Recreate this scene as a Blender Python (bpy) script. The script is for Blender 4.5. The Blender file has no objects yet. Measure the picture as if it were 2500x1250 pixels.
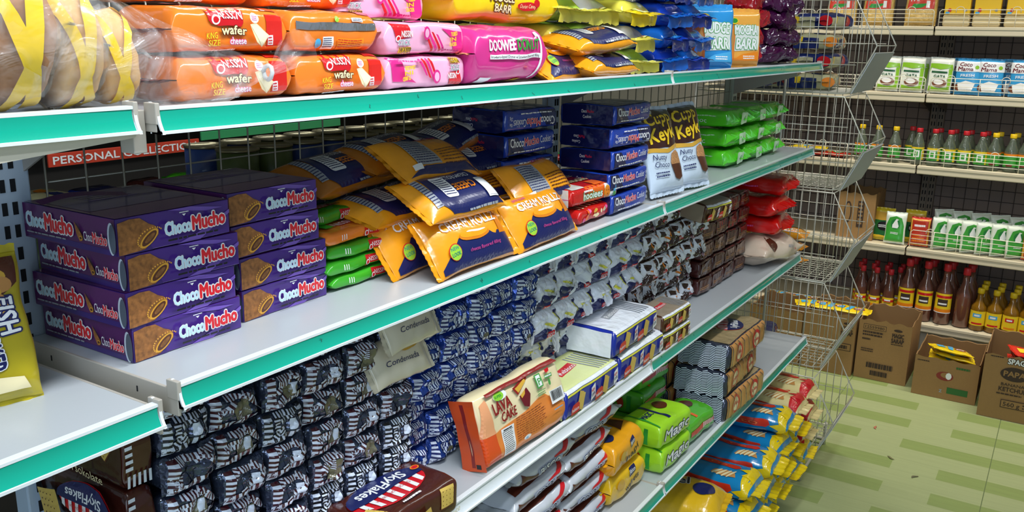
import bpy, bmesh, math, random
from mathutils import Vector, Matrix, noise
import mathutils.geometry as mg
sc = bpy.context.scene
COL = sc.collection
# ---------------------------------------------------------------- camera
F_PX = 2162.93
def cam_axes(a, b, c):
    Fv = Vector((math.cos(b)*math.cos(a), math.cos(b)*math.sin(a), math.sin(b)))
    R = Vector((math.sin(a), -math.cos(a), 0)); U = R.cross(Fv)
    return math.cos(c)*R + math.sin(c)*U, -math.sin(c)*R + math.cos(c)*U, Fv
CR, CU, CF = cam_axes(.5596, -.2463, .0191)
cd = bpy.data.cameras.new('camera'); cam = bpy.data.objects.new('camera', cd); COL.objects.link(cam)
m = Matrix((CR, CU, -CF)).transposed().to_4x4(); m.translation = Vector((-.5071, -.7003, 1.517)); cam.matrix_world = m
cd.sensor_width = 36; cd.lens = 36*F_PX/2500; cd.clip_start = .02; cd.clip_end = 60
sc.camera = cam
# ---------------------------------------------------------------- exposure, world, lamps
sc.view_settings.view_transform = 'Standard'; sc.view_settings.look = 'None'
sc.view_settings.gamma = 1; sc.view_settings.use_curve_mapping = False
sc.view_settings.exposure = 0.33
w = bpy.data.worlds.new('world'); sc.world = w; w.use_nodes = True
w.node_tree.nodes['Background'].inputs[0].default_value = (.80, .90, 1, 1)
w.node_tree.nodes['Background'].inputs[1].default_value = .17
def area(name, loc, size, power, col, rot=(0, 0, 0), spread=180):
    l = bpy.data.lights.new(name, 'AREA'); l.shape = 'RECTANGLE'; l.size, l.size_y = size
    l.energy = power; l.color = col; l.spread = math.radians(spread)
    o = bpy.data.objects.new(name, l); COL.objects.link(o); o.location = loc; o.rotation_euler = rot
    return o
area('aisle_tube_light', (.35, -.50, 2.30), (1.5, .10), 21, (.94, .98, 1))
area('aisle_tube_light', (2.05, -.42, 2.30), (1.2, .10), 4.2, (.98, .99, 1))
area('cross_aisle_tube_light', (3.5, -1.0, 2.35), (.12, 1.3), 9.0, (1, .93, .82), spread=100)
area('cross_aisle_tube_light', (3.5, .5, 2.35), (.12, 1.3), 8.5, (1, .93, .82), spread=100)
area('next_aisle_tube_light', (1.2, 1.1, 2.6), (1.5, .12), 12, (.94, .98, 1))
area('near_aisle_tube_light', (-1.3, -.9, 2.4), (1.3, .12), 15, (.78, .89, 1))
dl = area('entrance_daylight', (-2.3, -1.7, 1.5), (1.4, 1.9), 19, (.62, .80, 1)); dl.rotation_euler = Vector((2.6, 1.7, -.45)).to_track_quat('-Z', 'Y').to_euler()
# ---------------------------------------------------------------- helpers: materials
MATS = {}
def srgb(h):
    h = h.lstrip('#'); v = [int(h[i:i+2], 16)/255 for i in (0, 2, 4)]
    return tuple(x/12.92 if x <= .04045 else ((x+.055)/1.055)**2.4 for x in v) + (1,)
def mat(name, col, rough=.4, metal=0., bump=0., bscale=60., coat=0., detail=2., vary=0., alpha=None, spec=None, dist=.002, trans=None):
    if name in MATS: return MATS[name]
    M = bpy.data.materials.new(name); M.use_nodes = True; nt = M.node_tree; N = nt.nodes; L = nt.links
    b = N['Principled BSDF']; c = srgb(col) if isinstance(col, str) else col
    b.inputs['Base Color'].default_value = c; b.inputs['Roughness'].default_value = rough
    b.inputs['Metallic'].default_value = metal; b.inputs['Coat Weight'].default_value = coat
    if coat: b.inputs['Coat Roughness'].default_value = .08
    if spec is not None: b.inputs['Specular IOR Level'].default_value = spec
    tc = None
    if bump or vary:
        tc = N.new('ShaderNodeTexCoord'); nz = N.new('ShaderNodeTexNoise'); L.new(tc.outputs['Object'], nz.inputs['Vector'])
        nz.inputs['Scale'].default_value = bscale; nz.inputs['Detail'].default_value = detail
    if bump:
        bp = N.new('ShaderNodeBump'); bp.inputs['Strength'].default_value = bump; bp.inputs['Distance'].default_value = dist
        L.new(nz.outputs[0], bp.inputs['Height']); L.new(bp.outputs[0], b.inputs['Normal'])
        if coat: L.new(bp.outputs[0], b.inputs['Coat Normal'])
    if vary:
        mx = N.new('ShaderNodeMix'); mx.data_type = 'RGBA'; L.new(nz.outputs[0], mx.inputs[0])
        mx.inputs[6].default_value = tuple(x*(1-vary) for x in c[:3])+(1,); mx.inputs[7].default_value = tuple(min(1, x*(1+vary)) for x in c[:3])+(1,)
        L.new(mx.outputs[2], b.inputs['Base Color'])
    if alpha is not None: b.inputs['Alpha'].default_value = alpha
    if trans is not None: b.inputs['Transmission Weight'].default_value = trans
    MATS[name] = M; return M
def film(name, col, bump=.5, rough=.22, **k):      # printed glossy plastic film
    k.setdefault('bscale', 45.); k.setdefault('dist', .004)
    return mat(name, col, rough, 0, bump, coat=.5, **k)
def ink(name, col, rough=.3): return mat(name, col, rough, 0, 0, coat=.3)
# ---------------------------------------------------------------- helpers: mesh builder
class MB:
    def __init__(s): s.v = []; s.f = []; s.m = []; s.mats = []; s.smooth = []
    def mi(s, M):
        if M not in s.mats: s.mats.append(M)
        return s.mats.index(M)
    def add(s, vs, fs, M, smooth=False, X=None):
        o = len(s.v); i = s.mi(M)
        s.v += [tuple(X @ Vector(p)) if X else tuple(p) for p in vs]
        for f in fs: s.f.append(tuple(o+k for k in f)); s.m.append(i); s.smooth.append(smooth)
    def box(s, a, b, M, bev=0., X=None, seg=2):
        if bev:
            bm = bmesh.new(); bmesh.ops.create_cube(bm, size=1)
            for v in bm.verts:
                v.co = Vector(((a[0]+b[0])/2+v.co.x*(b[0]-a[0]), (a[1]+b[1])/2+v.co.y*(b[1]-a[1]), (a[2]+b[2])/2+v.co.z*(b[2]-a[2])))
            bmesh.ops.bevel(bm, geom=bm.edges[:], offset=bev, segments=seg, affect='EDGES', profile=.5)
            s.add([v.co[:] for v in bm.verts], [[v.index for v in f.verts] for f in bm.faces] if not bm.verts.index_update() else 0, M, False, X); bm.free(); return
        x0, y0, z0 = a; x1, y1, z1 = b
        s.add([(x0, y0, z0), (x1, y0, z0), (x1, y1, z0), (x0, y1, z0), (x0, y0, z1), (x1, y0, z1), (x1, y1, z1), (x0, y1, z1)],
              [(0, 3, 2, 1), (4, 5, 6, 7), (0, 1, 5, 4), (1, 2, 6, 5), (2, 3, 7, 6), (3, 0, 4, 7)], M, False, X)
    def tube(s, pts, r, M, n=6, closed=False, X=None):
        pts = [Vector(p) for p in pts]; k = len(pts); vs = []; fs = []
        up0 = None
        for i, p in enumerate(pts):
            a = pts[i-1] if (i or closed) else p; b = pts[(i+1) % k] if (i < k-1 or closed) else p
            t = (b-a).normalized()
            if up0 is None: up0 = Vector((0, 0, 1)) if abs(t.z) < .9 else Vector((1, 0, 0))
            u = (up0 - t*up0.dot(t))
            if u.length < 1e-4: u = t.orthogonal()
            u.normalize(); up0 = u; w_ = t.cross(u)
            for j in range(n):
                an = 2*math.pi*j/n; vs.append(p + r*(math.cos(an)*u+math.sin(an)*w_))
        for i in range(k if closed else k-1):
            for j in range(n):
                a = i*n+j; b = i*n+(j+1) % n; c = ((i+1) % k)*n+(j+1) % n; d = ((i+1) % k)*n+j
                fs.append((a, b, c, d))
        if not closed: fs.append(tuple(reversed(range(n)))); fs.append(tuple((k-1)*n+j for j in range(n)))
        s.add(vs, fs, M, True, X)
    def lathe(s, prof, M, n=20, X=None, caps=True):
        vs = []; fs = []; k = len(prof)
        for r, z in prof:
            for j in range(n): an = 2*math.pi*j/n; vs.append((r*math.cos(an), r*math.sin(an), z))
        for i in range(k-1):
            for j in range(n): fs.append((i*n+j, i*n+(j+1) % n, (i+1)*n+(j+1) % n, (i+1)*n+j))
        if caps: fs.append(tuple(reversed(range(n)))); fs.append(tuple((k-1)*n+j for j in range(n)))
        s.add(vs, fs, M, True, X)
    def grid(s, P, nu, nv, M, smooth=True, closev=False):
        vs = [P(i/(nu), j/nv) for i in range(nu+1) for j in range(nv+(0 if closev else 1))]; q = nv if closev else nv+1; fs = []
        for i in range(nu):
            for j in range(nv): fs.append((i*q+j, i*q+(j+1) % q, (i+1)*q+(j+1) % q, (i+1)*q+j))
        s.add(vs, fs, M, smooth)
    def extrude_profile(s, prof, x0, x1, M, caps=True, smooth=False, X=None):   # profile in (y,z), extruded along x
        n = len(prof); vs = [(x0, y, z) for y, z in prof]+[(x1, y, z) for y, z in prof]
        fs = [(i, i+n, (i+1) % n+n, (i+1) % n) for i in range(n)]
        if caps: fs += [tuple(range(n)), tuple(reversed(range(n, 2*n)))]
        s.add(vs, fs, M, smooth, X)
    def mesh(s, name):
        me = bpy.data.meshes.new(name); me.from_pydata(s.v, [], s.f)
        for M in s.mats: me.materials.append(M)
        me.polygons.foreach_set('material_index', s.m); me.polygons.foreach_set('use_smooth', s.smooth); me.update()
        return me
    def build(s, name, parent=None, loc=None, rot=None, fix=True):
        me = s.mesh(name)
        if fix:
            bm = bmesh.new(); bm.from_mesh(me); bmesh.ops.recalc_face_normals(bm, faces=bm.faces); bm.to_mesh(me); bm.free()
        o = bpy.data.objects.new(name, me); COL.objects.link(o)
        if parent: o.parent = parent
        if loc: o.location = loc
        if rot: o.rotation_euler = rot
        return o
def tag(o, label=None, cat=None, group=None, kind=None):
    if label: o['label'] = label
    if cat: o['category'] = cat
    if group: o['group'] = group
    if kind: o['kind'] = kind
    return o
def thing(name, label, cat, loc=(0, 0, 0), rz=0, group=None):
    o = bpy.data.objects.new(name, None); COL.objects.link(o); o.empty_display_size = .02
    o.location = loc; o.rotation_euler = (0, 0, rz); return tag(o, label, cat, group)
def copy_tree(o, label=None, group=None, loc=None, rot=None, parent=None, scale=None):
    c = o.copy(); COL.objects.link(c)
    if parent: c.parent = parent
    if label: c['label'] = label
    if group: c['group'] = group
    if loc is not None: c.location = loc
    if rot is not None: c.rotation_euler = rot
    if scale is not None: c.scale = scale
    for ch in list(o.children): copy_tree(ch, parent=c)
    return c
ORD = ['first', 'second', 'third', 'fourth', 'fifth', 'sixth', 'seventh', 'eighth', 'ninth', 'tenth', 'eleventh', 'twelfth', 'thirteenth', 'fourteenth', 'fifteenth', 'sixteenth', 'seventeenth', 'eighteenth', 'nineteenth', 'twentieth', 'twenty-first', 'twenty-second']
# ---------------------------------------------------------------- helpers: printed artwork, laid on a surface function
_T = {}
def glyphs(txt, bold=0.):
    k = (txt, bold)
    if k in _T: return _T[k]
    cu = bpy.data.curves.new('t', 'FONT'); cu.body = txt; cu.size = 1; cu.offset = bold; cu.resolution_u = 2; cu.fill_mode = 'FRONT'
    o = bpy.data.objects.new('t', cu); COL.objects.link(o)
    dg = bpy.context.evaluated_depsgraph_get(); dg.update(); me = o.evaluated_get(dg).to_mesh()
    vs = [(v.co.x, v.co.y) for v in me.vertices]; fs = [tuple(p.vertices) for p in me.polygons]
    o.evaluated_get(dg).to_mesh_clear(); bpy.data.objects.remove(o); bpy.data.curves.remove(cu)
    x0 = min(v[0] for v in vs); x1 = max(v[0] for v in vs)
    vs = [((x-x0)/.7, y/.7) for x, y in vs]
    _T[k] = (vs, fs, (x1-x0)/.7); return _T[k]
def tess(pts, L):
    bm = bmesh.new(); vs = [bm.verts.new((x, y, 0)) for x, y in pts]
    try: bm.faces.new(vs)
    except Exception: bm.free(); return pts, [tuple(range(len(pts)))]
    bmesh.ops.triangulate(bm, faces=bm.faces[:])
    for _ in range(5):
        es = [e for e in bm.edges if e.calc_length() > L]
        if not es: break
        bmesh.ops.subdivide_edges(bm, edges=es, cuts=1); bmesh.ops.triangulate(bm, faces=[f for f in bm.faces if len(f.verts) > 3])
    bm.verts.index_update(); r = [(v.co.x, v.co.y) for v in bm.verts], [tuple(v.index for v in f.verts) for f in bm.faces]
    bm.free(); return r
class Art:
    """flat artwork in metres, later laid on a surface S(x, y, lift)"""
    def __init__(s, L=.012): s.p = []; s.L = L*.6 if L < .05 else L; s.lv = 0
    def _a(s, vs, fs, M): s.p.append((vs, fs, M, s.lv)); s.lv += 1; return s
    def poly(s, pts, M, sub=True): vs, fs = tess(pts, s.L) if sub else (pts, [tuple(range(len(pts)))]); return s._a(vs, fs, M)
    def rect(s, x0, y0, x1, y1, M, sub=True): return s.poly([(x0, y0), (x1, y0), (x1, y1), (x0, y1)], M, sub)
    def rrect(s, x0, y0, x1, y1, r, M):
        P = []
        for cx, cy, a0 in ((x1-r, y1-r, 0), (x0+r, y1-r, 90), (x0+r, y0+r, 180), (x1-r, y0+r, 270)):
            for k in range(5): a = math.radians(a0+k*22.5); P.append((cx+r*math.cos(a), cy+r*math.sin(a)))
        return s.poly(P, M)
    def ell(s, cx, cy, rx, ry, M, n=20, rot=0): 
        c, q = math.cos(rot), math.sin(rot)
        P = [(rx*math.cos(2*math.pi*k/n), ry*math.sin(2*math.pi*k/n)) for k in range(n)]
        return s.poly([(cx+x*c-y*q, cy+x*q+y*c) for x, y in P], M)
    def text(s, t, x, y, h, M, w=None, bold=.02, rot=0, cx=False, out=None, ob=.07, skew=0.):
        """h cap height, w total width (default natural), rot radians, cx = centred on x; bold and ob in units of h"""
        vs, fs, W0 = glyphs(t, 0.); sx = (w/W0 if w else h); c, q = math.cos(rot), math.sin(rot); dx = -W0*sx/2 if cx else 0
        for mm_, bb, n in (((out, ob*.8, 10),) if out else ()) + ((M, bold*.55, 4 if bold > .03 else 1),):
            for k in range(n):
                V = []
                an = 2*math.pi*k/n+.4; ox, oy = (bb*h*math.cos(an), bb*h*math.sin(an)) if n > 1 else (0, 0)
                for a, b in vs:
                    X = a*sx+dx+b*h*skew+ox; Y = b*h+oy; V.append((x+X*c-Y*q, y+X*q+Y*c))
                s.p.append((V, fs, mm_, s.lv+k*.09))
            s.lv += 2
        return s
    def stripes(s, x0, y0, x1, y1, n, M, vert=True, slant=0.):
        for k in range(n):
            if vert:
                a = x0+(x1-x0)*(k+.25)/n; b = x0+(x1-x0)*(k+.75)/n; s.p.append(([(a, y0), (b, y0), (b+slant, y1), (a+slant, y1)], [(0, 1, 2, 3)], M, s.lv))
            else:
                a = y0+(y1-y0)*(k+.25)/n; b = y0+(y1-y0)*(k+.75)/n; s.p.append(([(x0, a), (x1, a), (x1, b+0), (x0, b)], [(0, 1, 2, 3)], M, s.lv))
        s.lv += 1; return s
    def lines(s, x0, y0, x1, y1, n, M, seed=1, fill=.45):      # small print
        r = random.Random(seed)
        for k in range(n):
            yy = y1-(y1-y0)*(k+.5)/n; hh = (y1-y0)/n*fill/2; x = x0; e = x1-(x1-x0)*(r.random()*.15)
            while x < e:
                wd = min(e-x, (x1-x0)*r.uniform(.05, .16)); s.p.append(([(x, yy-hh), (x+wd, yy-hh), (x+wd, yy+hh), (x, yy+hh)], [(0, 1, 2, 3)], M, s.lv)); x += wd+(x1-x0)*.02
        s.lv += 1; return s
    def bars(s, x0, y0, x1, y1, M, seed=3):
        r = random.Random(seed); x = x0
        while x < x1: wd = (x1-x0)*r.choice((.015, .03, .045)); s.p.append(([(x, y0), (min(x+wd, x1), y0), (min(x+wd, x1), y1), (x, y1)], [(0, 1, 2, 3)], M, s.lv)); x += wd+(x1-x0)*r.choice((.02, .035))
        s.lv += 1; return s
    def lay(s, mb, S, lift=.0006, step=.00022, flip=False):
        for vs, fs, M, lv in s.p:
            mb.add([S(x, y, lift+lv*step) for x, y in vs], fs, M, False)
def spow(v, e): return math.copysign(abs(v)**e, v)
class Pack:
    """soft package: long axis x, cross-section a superellipse; ends 'fin' (crimped), 'fold' or 'flat'"""
    def __init__(s, L, W, T, n=3., end='fin', taper=.2, tp=2.2, fin=.012, wr=.0015, wf=22., seed=0, finw=1.0, bulge=0., nu=30, nv=36, droop=0., low=.0):
        s.__dict__.update(L=L, W=W, T=T, n=n, end=end, taper=taper, tp=tp, fin=fin, wr=wr, wf=wf, seed=seed, finw=finw, bulge=bulge, nu=nu, nv=nv, droop=droop, low=low)
    def wt(s, x):
        a = min(1., abs(x)/(s.L/2)); k = 0 if a <= 1-s.taper else (a-(1-s.taper))/s.taper
        t = s.T*max(.03, (1-k**s.tp)**(1/s.tp)) if k < 1 else s.T*.03
        w_ = s.W*(1-s.bulge*(1-a*a)) if s.end == 'fin' else s.W*(.9+.1*(1-k**s.tp))
        return w_, max(t-(1.6*s.wr if t > 4*s.wr else 0), t*.3)
    def dis(s, p, amp=1.):
        if not s.wr: return p
        q = Vector(p)*s.wf+Vector((s.seed*3.1, s.seed*1.7, 0)); d = noise.noise_vector(q)
        d2 = noise.noise_vector(q*2.7)
        v = Vector(p)+s.wr*amp*(Vector(d)*1.6+Vector(d2)*.6); v.z += -s.droop*(p[0]/(s.L/2))**2
        return v
    def sec(s, x, ph):
        w_, t = s.wt(x); return (x, w_/2*spow(math.cos(ph), 2/s.n), s.T/2+t/2*spow(math.sin(ph), 2/s.n))
    def top(s, x, y, lift):
        w_, t = s.wt(x); r = min(.98, abs(2*y/w_)); z = s.T/2+t/2*(1-r**s.n)**(1/s.n)+lift; v = s.dis((x, y, z)); return v
    def bottom(s, x, y, lift):
        w_, t = s.wt(x); r = min(.98, abs(2*y/w_)); z = s.T/2-t/2*(1-r**s.n)**(1/s.n)-lift; return s.dis((x, -y, z))
    def front(s, x, z, lift):        # z measured from the middle of the thickness
        w_, t = s.wt(x); r = min(.97, abs(2*z/t)); y = -w_/2*(1-r**s.n)**(1/s.n)-lift; return s.dis((x, y, s.T/2+z))
    def right(s, y, z, lift): return s.dis((s.L/2+lift, y, s.T/2+z))
    def left(s, y, z, lift): return s.dis((-s.L/2-lift, -y, s.T/2+z))
    def body(s, mb, M, Mfin=None, smooth=True):
        def P(u, v):
            x = -s.L/2*math.cos(math.pi*u) if s.end != 'flat' else s.L*(u-.5)
            return s.dis(s.sec(x, 2*math.pi*v))
        mb.grid(P, s.nu, s.nv, M, smooth, True)
        for sg in (-1, 1):
            if s.end == 'fin':
                n = 22; Mf = Mfin or M; vs = []; w0 = s.wt(s.L/2)[0]*s.finw
                for k in range(n+1):
                    y = w0*(k/n-.5)
                    for (dx, zz) in ((-.004, 0), (s.fin*.5, 1), (s.fin*(1 if k % 2 else .86), 0)):
                        vs.append(s.dis((sg*(s.L/2+dx), y, s.T/2+zz*.002*math.sin(k*1.3+s.seed)), 1.2))
                fs = [(k*3+j, k*3+j+1, k*3+4+j, k*3+3+j) for k in range(n) for j in range(2)]
                mb.add(vs, fs, Mf, True); mb.add([v+Vector((0, 0, -.0007)) for v in vs], [tuple(reversed(f)) for f in fs], Mf, True)
            elif s.end in ('fold', 'flat'):
                x = sg*s.L/2; w_, t = s.wt(x); n = s.nv
                vs = [s.dis(s.sec(x, 2*math.pi*k/n)) for k in range(n)]; mb.add(vs, [tuple(range(n))], M, False)
        return mb
def raw_box(L, W, T): return type('B', (), dict(
    top=staticmethod(lambda x, y, l: Vector((x, y, T+l))), front=staticmethod(lambda x, z, l: Vector((x, -W/2-l, T/2+z))),
    left=staticmethod(lambda y, z, l: Vector((-L/2-l, -y, T/2+z))), right=staticmethod(lambda y, z, l: Vector((L/2+l, y, T/2+z)))))
WHITE = ink('print_white', '#f2f4f6'); BLACK = ink('print_black', '#15151a'); RED = ink('print_red', '#d01a25'); YEL = ink('print_yellow', '#f4cf2a')
NAVY = ink('print_navy', '#17205a'); PINK = ink('print_pink', '#e2559c'); GREEN = ink('print_green', '#2f9a3a'); ORANGE = ink('print_orange', '#f08a1c')
BROWN = ink('print_brown', '#5a2a18'); MAROON = ink('print_maroon', '#6d1220'); SKY = ink('print_light_blue', '#4fb0e6'); CREAM = ink('print_cream', '#f0e2b4'); GOLD = ink('print_gold', '#d8a83e'); TAN = ink('print_tan', '#c98f4e'); GREYI = ink('print_grey', '#9aa0a8'); LIME = ink('print_lime', '#8fd13a')
# ================================================================ setting
Z_TOP, Z_MID, Z_3, Z_4, Z_B = 1.447, 1.18, .8277, .546, .17
def mathn(nt, op, a, b=None):
    n = nt.nodes.new('ShaderNodeMath'); n.operation = op
    for i, v in enumerate((a, b)):
        if v is None: continue
        if isinstance(v, (int, float)): n.inputs[i].default_value = v
        else: nt.links.new(v, n.inputs[i])
    return n.outputs[0]
def floor_mat():
    M = bpy.data.materials.new('green_plank_vinyl'); M.use_nodes = True; nt = M.node_tree; N = nt.nodes; L = nt.links; b = N['Principled BSDF']
    g = N.new('ShaderNodeNewGeometry'); sp = N.new('ShaderNodeSeparateXYZ'); L.new(g.outputs['Position'], sp.inputs[0])
    r = mathn(nt, 'DIVIDE', mathn(nt, 'SUBTRACT', sp.outputs[0], 2.330-.207*30), .207)
    row = mathn(nt, 'FLOOR', r); fr = mathn(nt, 'FRACT', r)
    inrow = mathn(nt, 'LESS_THAN', fr, .43)
    typ = mathn(nt, 'LESS_THAN', mathn(nt, 'FLOORED_MODULO', row, 3.), .5)       # every third row is shifted
    yy = mathn(nt, 'ADD', sp.outputs[1], mathn(nt, 'ADD', 31*.62+.465, mathn(nt, 'MULTIPLY', typ, -.155)))
    fy = mathn(nt, 'FRACT', mathn(nt, 'DIVIDE', yy, .62)); ingap = mathn(nt, 'LESS_THAN', fy, .25)
    dark = mathn(nt, 'MULTIPLY', inrow, mathn(nt, 'SUBTRACT', 1., ingap))
    tc = N.new('ShaderNodeMapping'); tc.inputs['Scale'].default_value = (60, 3, 1); L.new(g.outputs['Position'], tc.inputs[0])
    nz = N.new('ShaderNodeTexNoise'); nz.inputs['Scale'].default_value = 1.2; nz.inputs['Detail'].default_value = 4; L.new(tc.outputs[0], nz.inputs['Vector'])
    mx = N.new('ShaderNodeMix'); mx.data_type = 'RGBA'; L.new(dark, mx.inputs[0]); mx.inputs[6].default_value = srgb('#a6b180'); mx.inputs[7].default_value = srgb('#8c9e5e')
    mx2 = N.new('ShaderNodeMix'); mx2.data_type = 'RGBA'; mx2.blend_type = 'MULTIPLY'; mx2.inputs[0].default_value = .22; L.new(mx.outputs[2], mx2.inputs[6]); L.new(nz.outputs[0], mx2.inputs[7])
    # joints: thin dark seam every .62 m in y and faint plank edges
    sy = mathn(nt, 'FRACT', mathn(nt, 'DIVIDE', mathn(nt, 'ADD', sp.outputs[1], .622+31*.62), .62)); seam = mathn(nt, 'LESS_THAN', sy, .0045)
    se = mathn(nt, 'LESS_THAN', mathn(nt, 'FRACT', mathn(nt, 'DIVIDE', mathn(nt, 'SUBTRACT', sp.outputs[0], 2.330-.207*30), .1035)), .012)
    mx3 = N.new('ShaderNodeMix'); mx3.data_type = 'RGBA'; L.new(mathn(nt, 'MAXIMUM', seam, mathn(nt, 'MULTIPLY', se, .25)), mx3.inputs[0]); L.new(mx2.outputs[2], mx3.inputs[6]); mx3.inputs[7].default_value = srgb('#5f6f48')
    L.new(mx3.outputs[2], b.inputs['Base Color']); b.inputs['Roughness'].default_value = .38
    return M
mb = MB(); mb.box((-3, -3.2, -.05), (4.6, 4.2, 0), floor_mat()); tag(mb.build('floor'), 'pale green plank pattern vinyl floor', 'floor', kind='structure')
WALL = mat('wall_paint', '#b9b3a8', .8); CEIL = mat('ceiling_paint', '#d9d7d0', .9)
mb = MB(); mb.box((4.52, -3.2, 0), (4.6, 4.2, 2.9), WALL); tag(mb.build('wall_back'), 'plain painted wall behind the cross shelving', 'wall', kind='structure')
mb = MB(); mb.box((-3, 4.2, 0), (4.6, 4.3, 2.9), WALL); tag(mb.build('wall_left'), 'plain painted wall beyond the aisles', 'wall', kind='structure')
mb = MB(); mb.box((-3, -3.2, 2.9), (4.6, 4.3, 2.95), CEIL); tag(mb.build('ceiling'), 'plain ceiling above the aisles', 'ceiling', kind='structure')
# little scraps on the floor
for (x, y, rz, c, nm, lab) in ((3.08, -.20, .3, '#a8634a', 'paper_scrap', 'thin reddish scrap lying on the green floor'),
                      (2.83, -.30, 1.1, '#6d6a44', 'dry_leaf', 'small dark dry leaf scrap nearest the blue snack packs'), (2.72, -.40, -.4, '#5f5d42', 'dry_leaf', 'small dark dry leaf scrap on the floor farther right')):
    mb = MB(); n = 8
    mb.grid(lambda u, v: (.035*(u-.5), .008*(v-.5)*(1-(2*u-1)**2+.15)+.004*math.sin(u*5), .0015+.002*math.sin(u*3.1)), n, 3, mat('scrap'+c, c, .8))
    tag(mb.build(nm, loc=(x, y, 0), rot=(0, 0, rz)), lab, 'litter')
# ================================================================ main gondola
WM = mat('white_enamel', '#b7bdc3', .32, bump=.04, bscale=200); CREAMM = mat('cream_enamel', '#ded6c6', .4); GREYM = mat('warm_grey_enamel', '#b5afa6', .45)
TEAL = mat('teal_price_strip', '#0aa58c', .16, coat=.8, vary=.06, bscale=6); RAILW = mat('white_rail_plastic', '#e8eef2', .28, coat=.3)
WIRE = mat('galvanised_wire', '#a8a498', .35, metal=.7); POST = mat('bluish_white_post', '#b9cde2', .4); DARKH = mat('slot_shadow', '#12161c', .9)
SCUFF = mat('scuff', '#2b3f3b', .7)
def price_rail(x0, x1, y, z, parent, teal=True, seed=0):
    """channel rail hung on the shelf edge: white back and lips, end caps, teal strip pushed in"""
    mb = MB(); n = 10; h = .0245
    def face(k, off): t = k/n; return (y-.0065*t-.0012+.0022*math.sin(math.pi*t)-off, z-h*t)
    prof = [face(k, 0) for k in range(n+1)]+[(y+.006, z-h), (y+.006, z)]
    mb.extrude_profile(prof, x0, x1, RAILW)
    for zz, dz in ((z, .0024), (z-h, -.0024)):       # rolled lips
        yy = y-.0012-(0 if zz == z else .0065)
        mb.extrude_profile([(yy-.0016, zz-dz*.1), (yy-.0016, zz-dz*1.25), (yy+.003, zz-dz*1.25), (yy+.003, zz-dz*.1)], x0, x1, RAILW)
    o = mb.build('price_rail', parent)
    for xa in (x0, x1-.003):
        mb = MB(); mb.extrude_profile([face(k, .002) for k in range(n+1)]+[(y+.008, z-h), (y+.008, z+.004), (y-.001, z+.002)], xa, xa+.003, RAILW); mb.build('end_cap', o)
    if teal:
        mb = MB()
        mb.grid(lambda u, v: (x0+.004+(x1-x0-.008)*u, face(v*n*.8+n*.1, .0011)[0]+.0004*math.sin(u*31+seed), face(v*n*.8+n*.1, 0)[1]), 60, 10, TEAL)
        r = random.Random(seed)
        for k in range(7):
            xs = r.uniform(x0+.05, x1-.05); t0 = r.uniform(1, 7)
            pts = []
            for q in range(4): pts.append((xs+r.uniform(-.002, .002)+q*.0006, face(t0+q*.55, .0018)[0], face(t0+q*.55, 0)[1]))
            mb.tube(pts, .0003, SCUFF, 4)
        tag(mb.build('price_strip', o), 'teal green price strip')
    return o
def shelf_board(x0, x1, y0, y1, z, parent, label=None, th=.030):
    mb = MB(); t = .006
    prof = [(y0+.004, z-t), (y1, z-t), (y1, z-t-th), (y1-.01, z-t-th), (y1-.01, z-t-.004), (y0+.016, z-t-.004), (y0+.016, z-t-th+.004), (y0+.006, z-t-th+.004)]
    mb.extrude_profile(prof, x0, x1, WM)
    for xx in (x0-.001, x1-.0025): mb.box((xx, y0-.002, z-t-th+.003), (xx+.0035, y1, z-t+.0005), GREYM, .0008); mb.box((xx-.0007, y0-.0035, z-t-.010), (xx+.0042, y0+.013, z+.0035), GREYM, .0008)
    for yy in (y0+.06, y1-.05): mb.box((x0-.0016, yy, z-.021), (x0+.0005, yy+.0016, z-.015), DARKH)
    o = mb.build('shelf_board', parent)
    if label: o['label'] = label
    return o
def bracket(x, z, parent, y1=.262, d=.2, h=.06, M=None):
    mb = MB(); mb.add([(x, y1, z-.036), (x, y1-d, z-.036), (x, y1-d, z-.045), (x, y1, z-.036-h)]+[(x+.003, y1, z-.036), (x+.003, y1-d, z-.036), (x+.003, y1-d, z-.045), (x+.003, y1, z-.036-h)],
        [(0, 1, 2, 3), (7, 6, 5, 4), (0, 4, 5, 1), (1, 5, 6, 2), (2, 6, 7, 3), (3, 7, 4, 0)], M or GREYM)
    return mb.build('shelf_bracket', parent)
def upright(x0, x1, parent, cols, M=POST):
    mb = MB(); mb.box((x0, .262, 0), (x1, .29, 1.95), M, .002)
    for cx in cols:
        z = .05
        while z < 1.9:
            mb.box((cx-.0028, .2612, z), (cx+.0028, .263, z+.014), DARKH); z += .0253
    return mb.build('slotted_upright', parent)
def mesh_back(x0, x1, parent, z0=.2, z1=1.9, y=.262):
    mb = MB(); x = x0
    while x <= x1: mb.tube([(x, y, z0), (x, y, z1)], .0013, WIRE, 5); x += .0485
    z = z0+.045
    while z < z1: mb.tube([(x0, y+.0026, z), (x1, y+.0026, z)], .0013, WIRE, 5); z += .05
    return mb.build('wire_back_panel', parent)
bays = {}
for i, (x0, x1, lab) in enumerate(((-1.2, -.0165, 'white snack shelving bay nearest the camera, with an empty middle shelf at the lower left'),
                                   (0, 1.1985, 'white snack shelving bay with teal price strips holding the purple chocolate boxes'),
                                   (1.2015, 2.42, 'far white snack shelving bay with teal strips ending at the wire baskets'))):
    g = thing('gondola_shelving', lab, 'shelving', (x0, 0, 0)); g.location = (0, 0, 0); bays[i] = g
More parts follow.
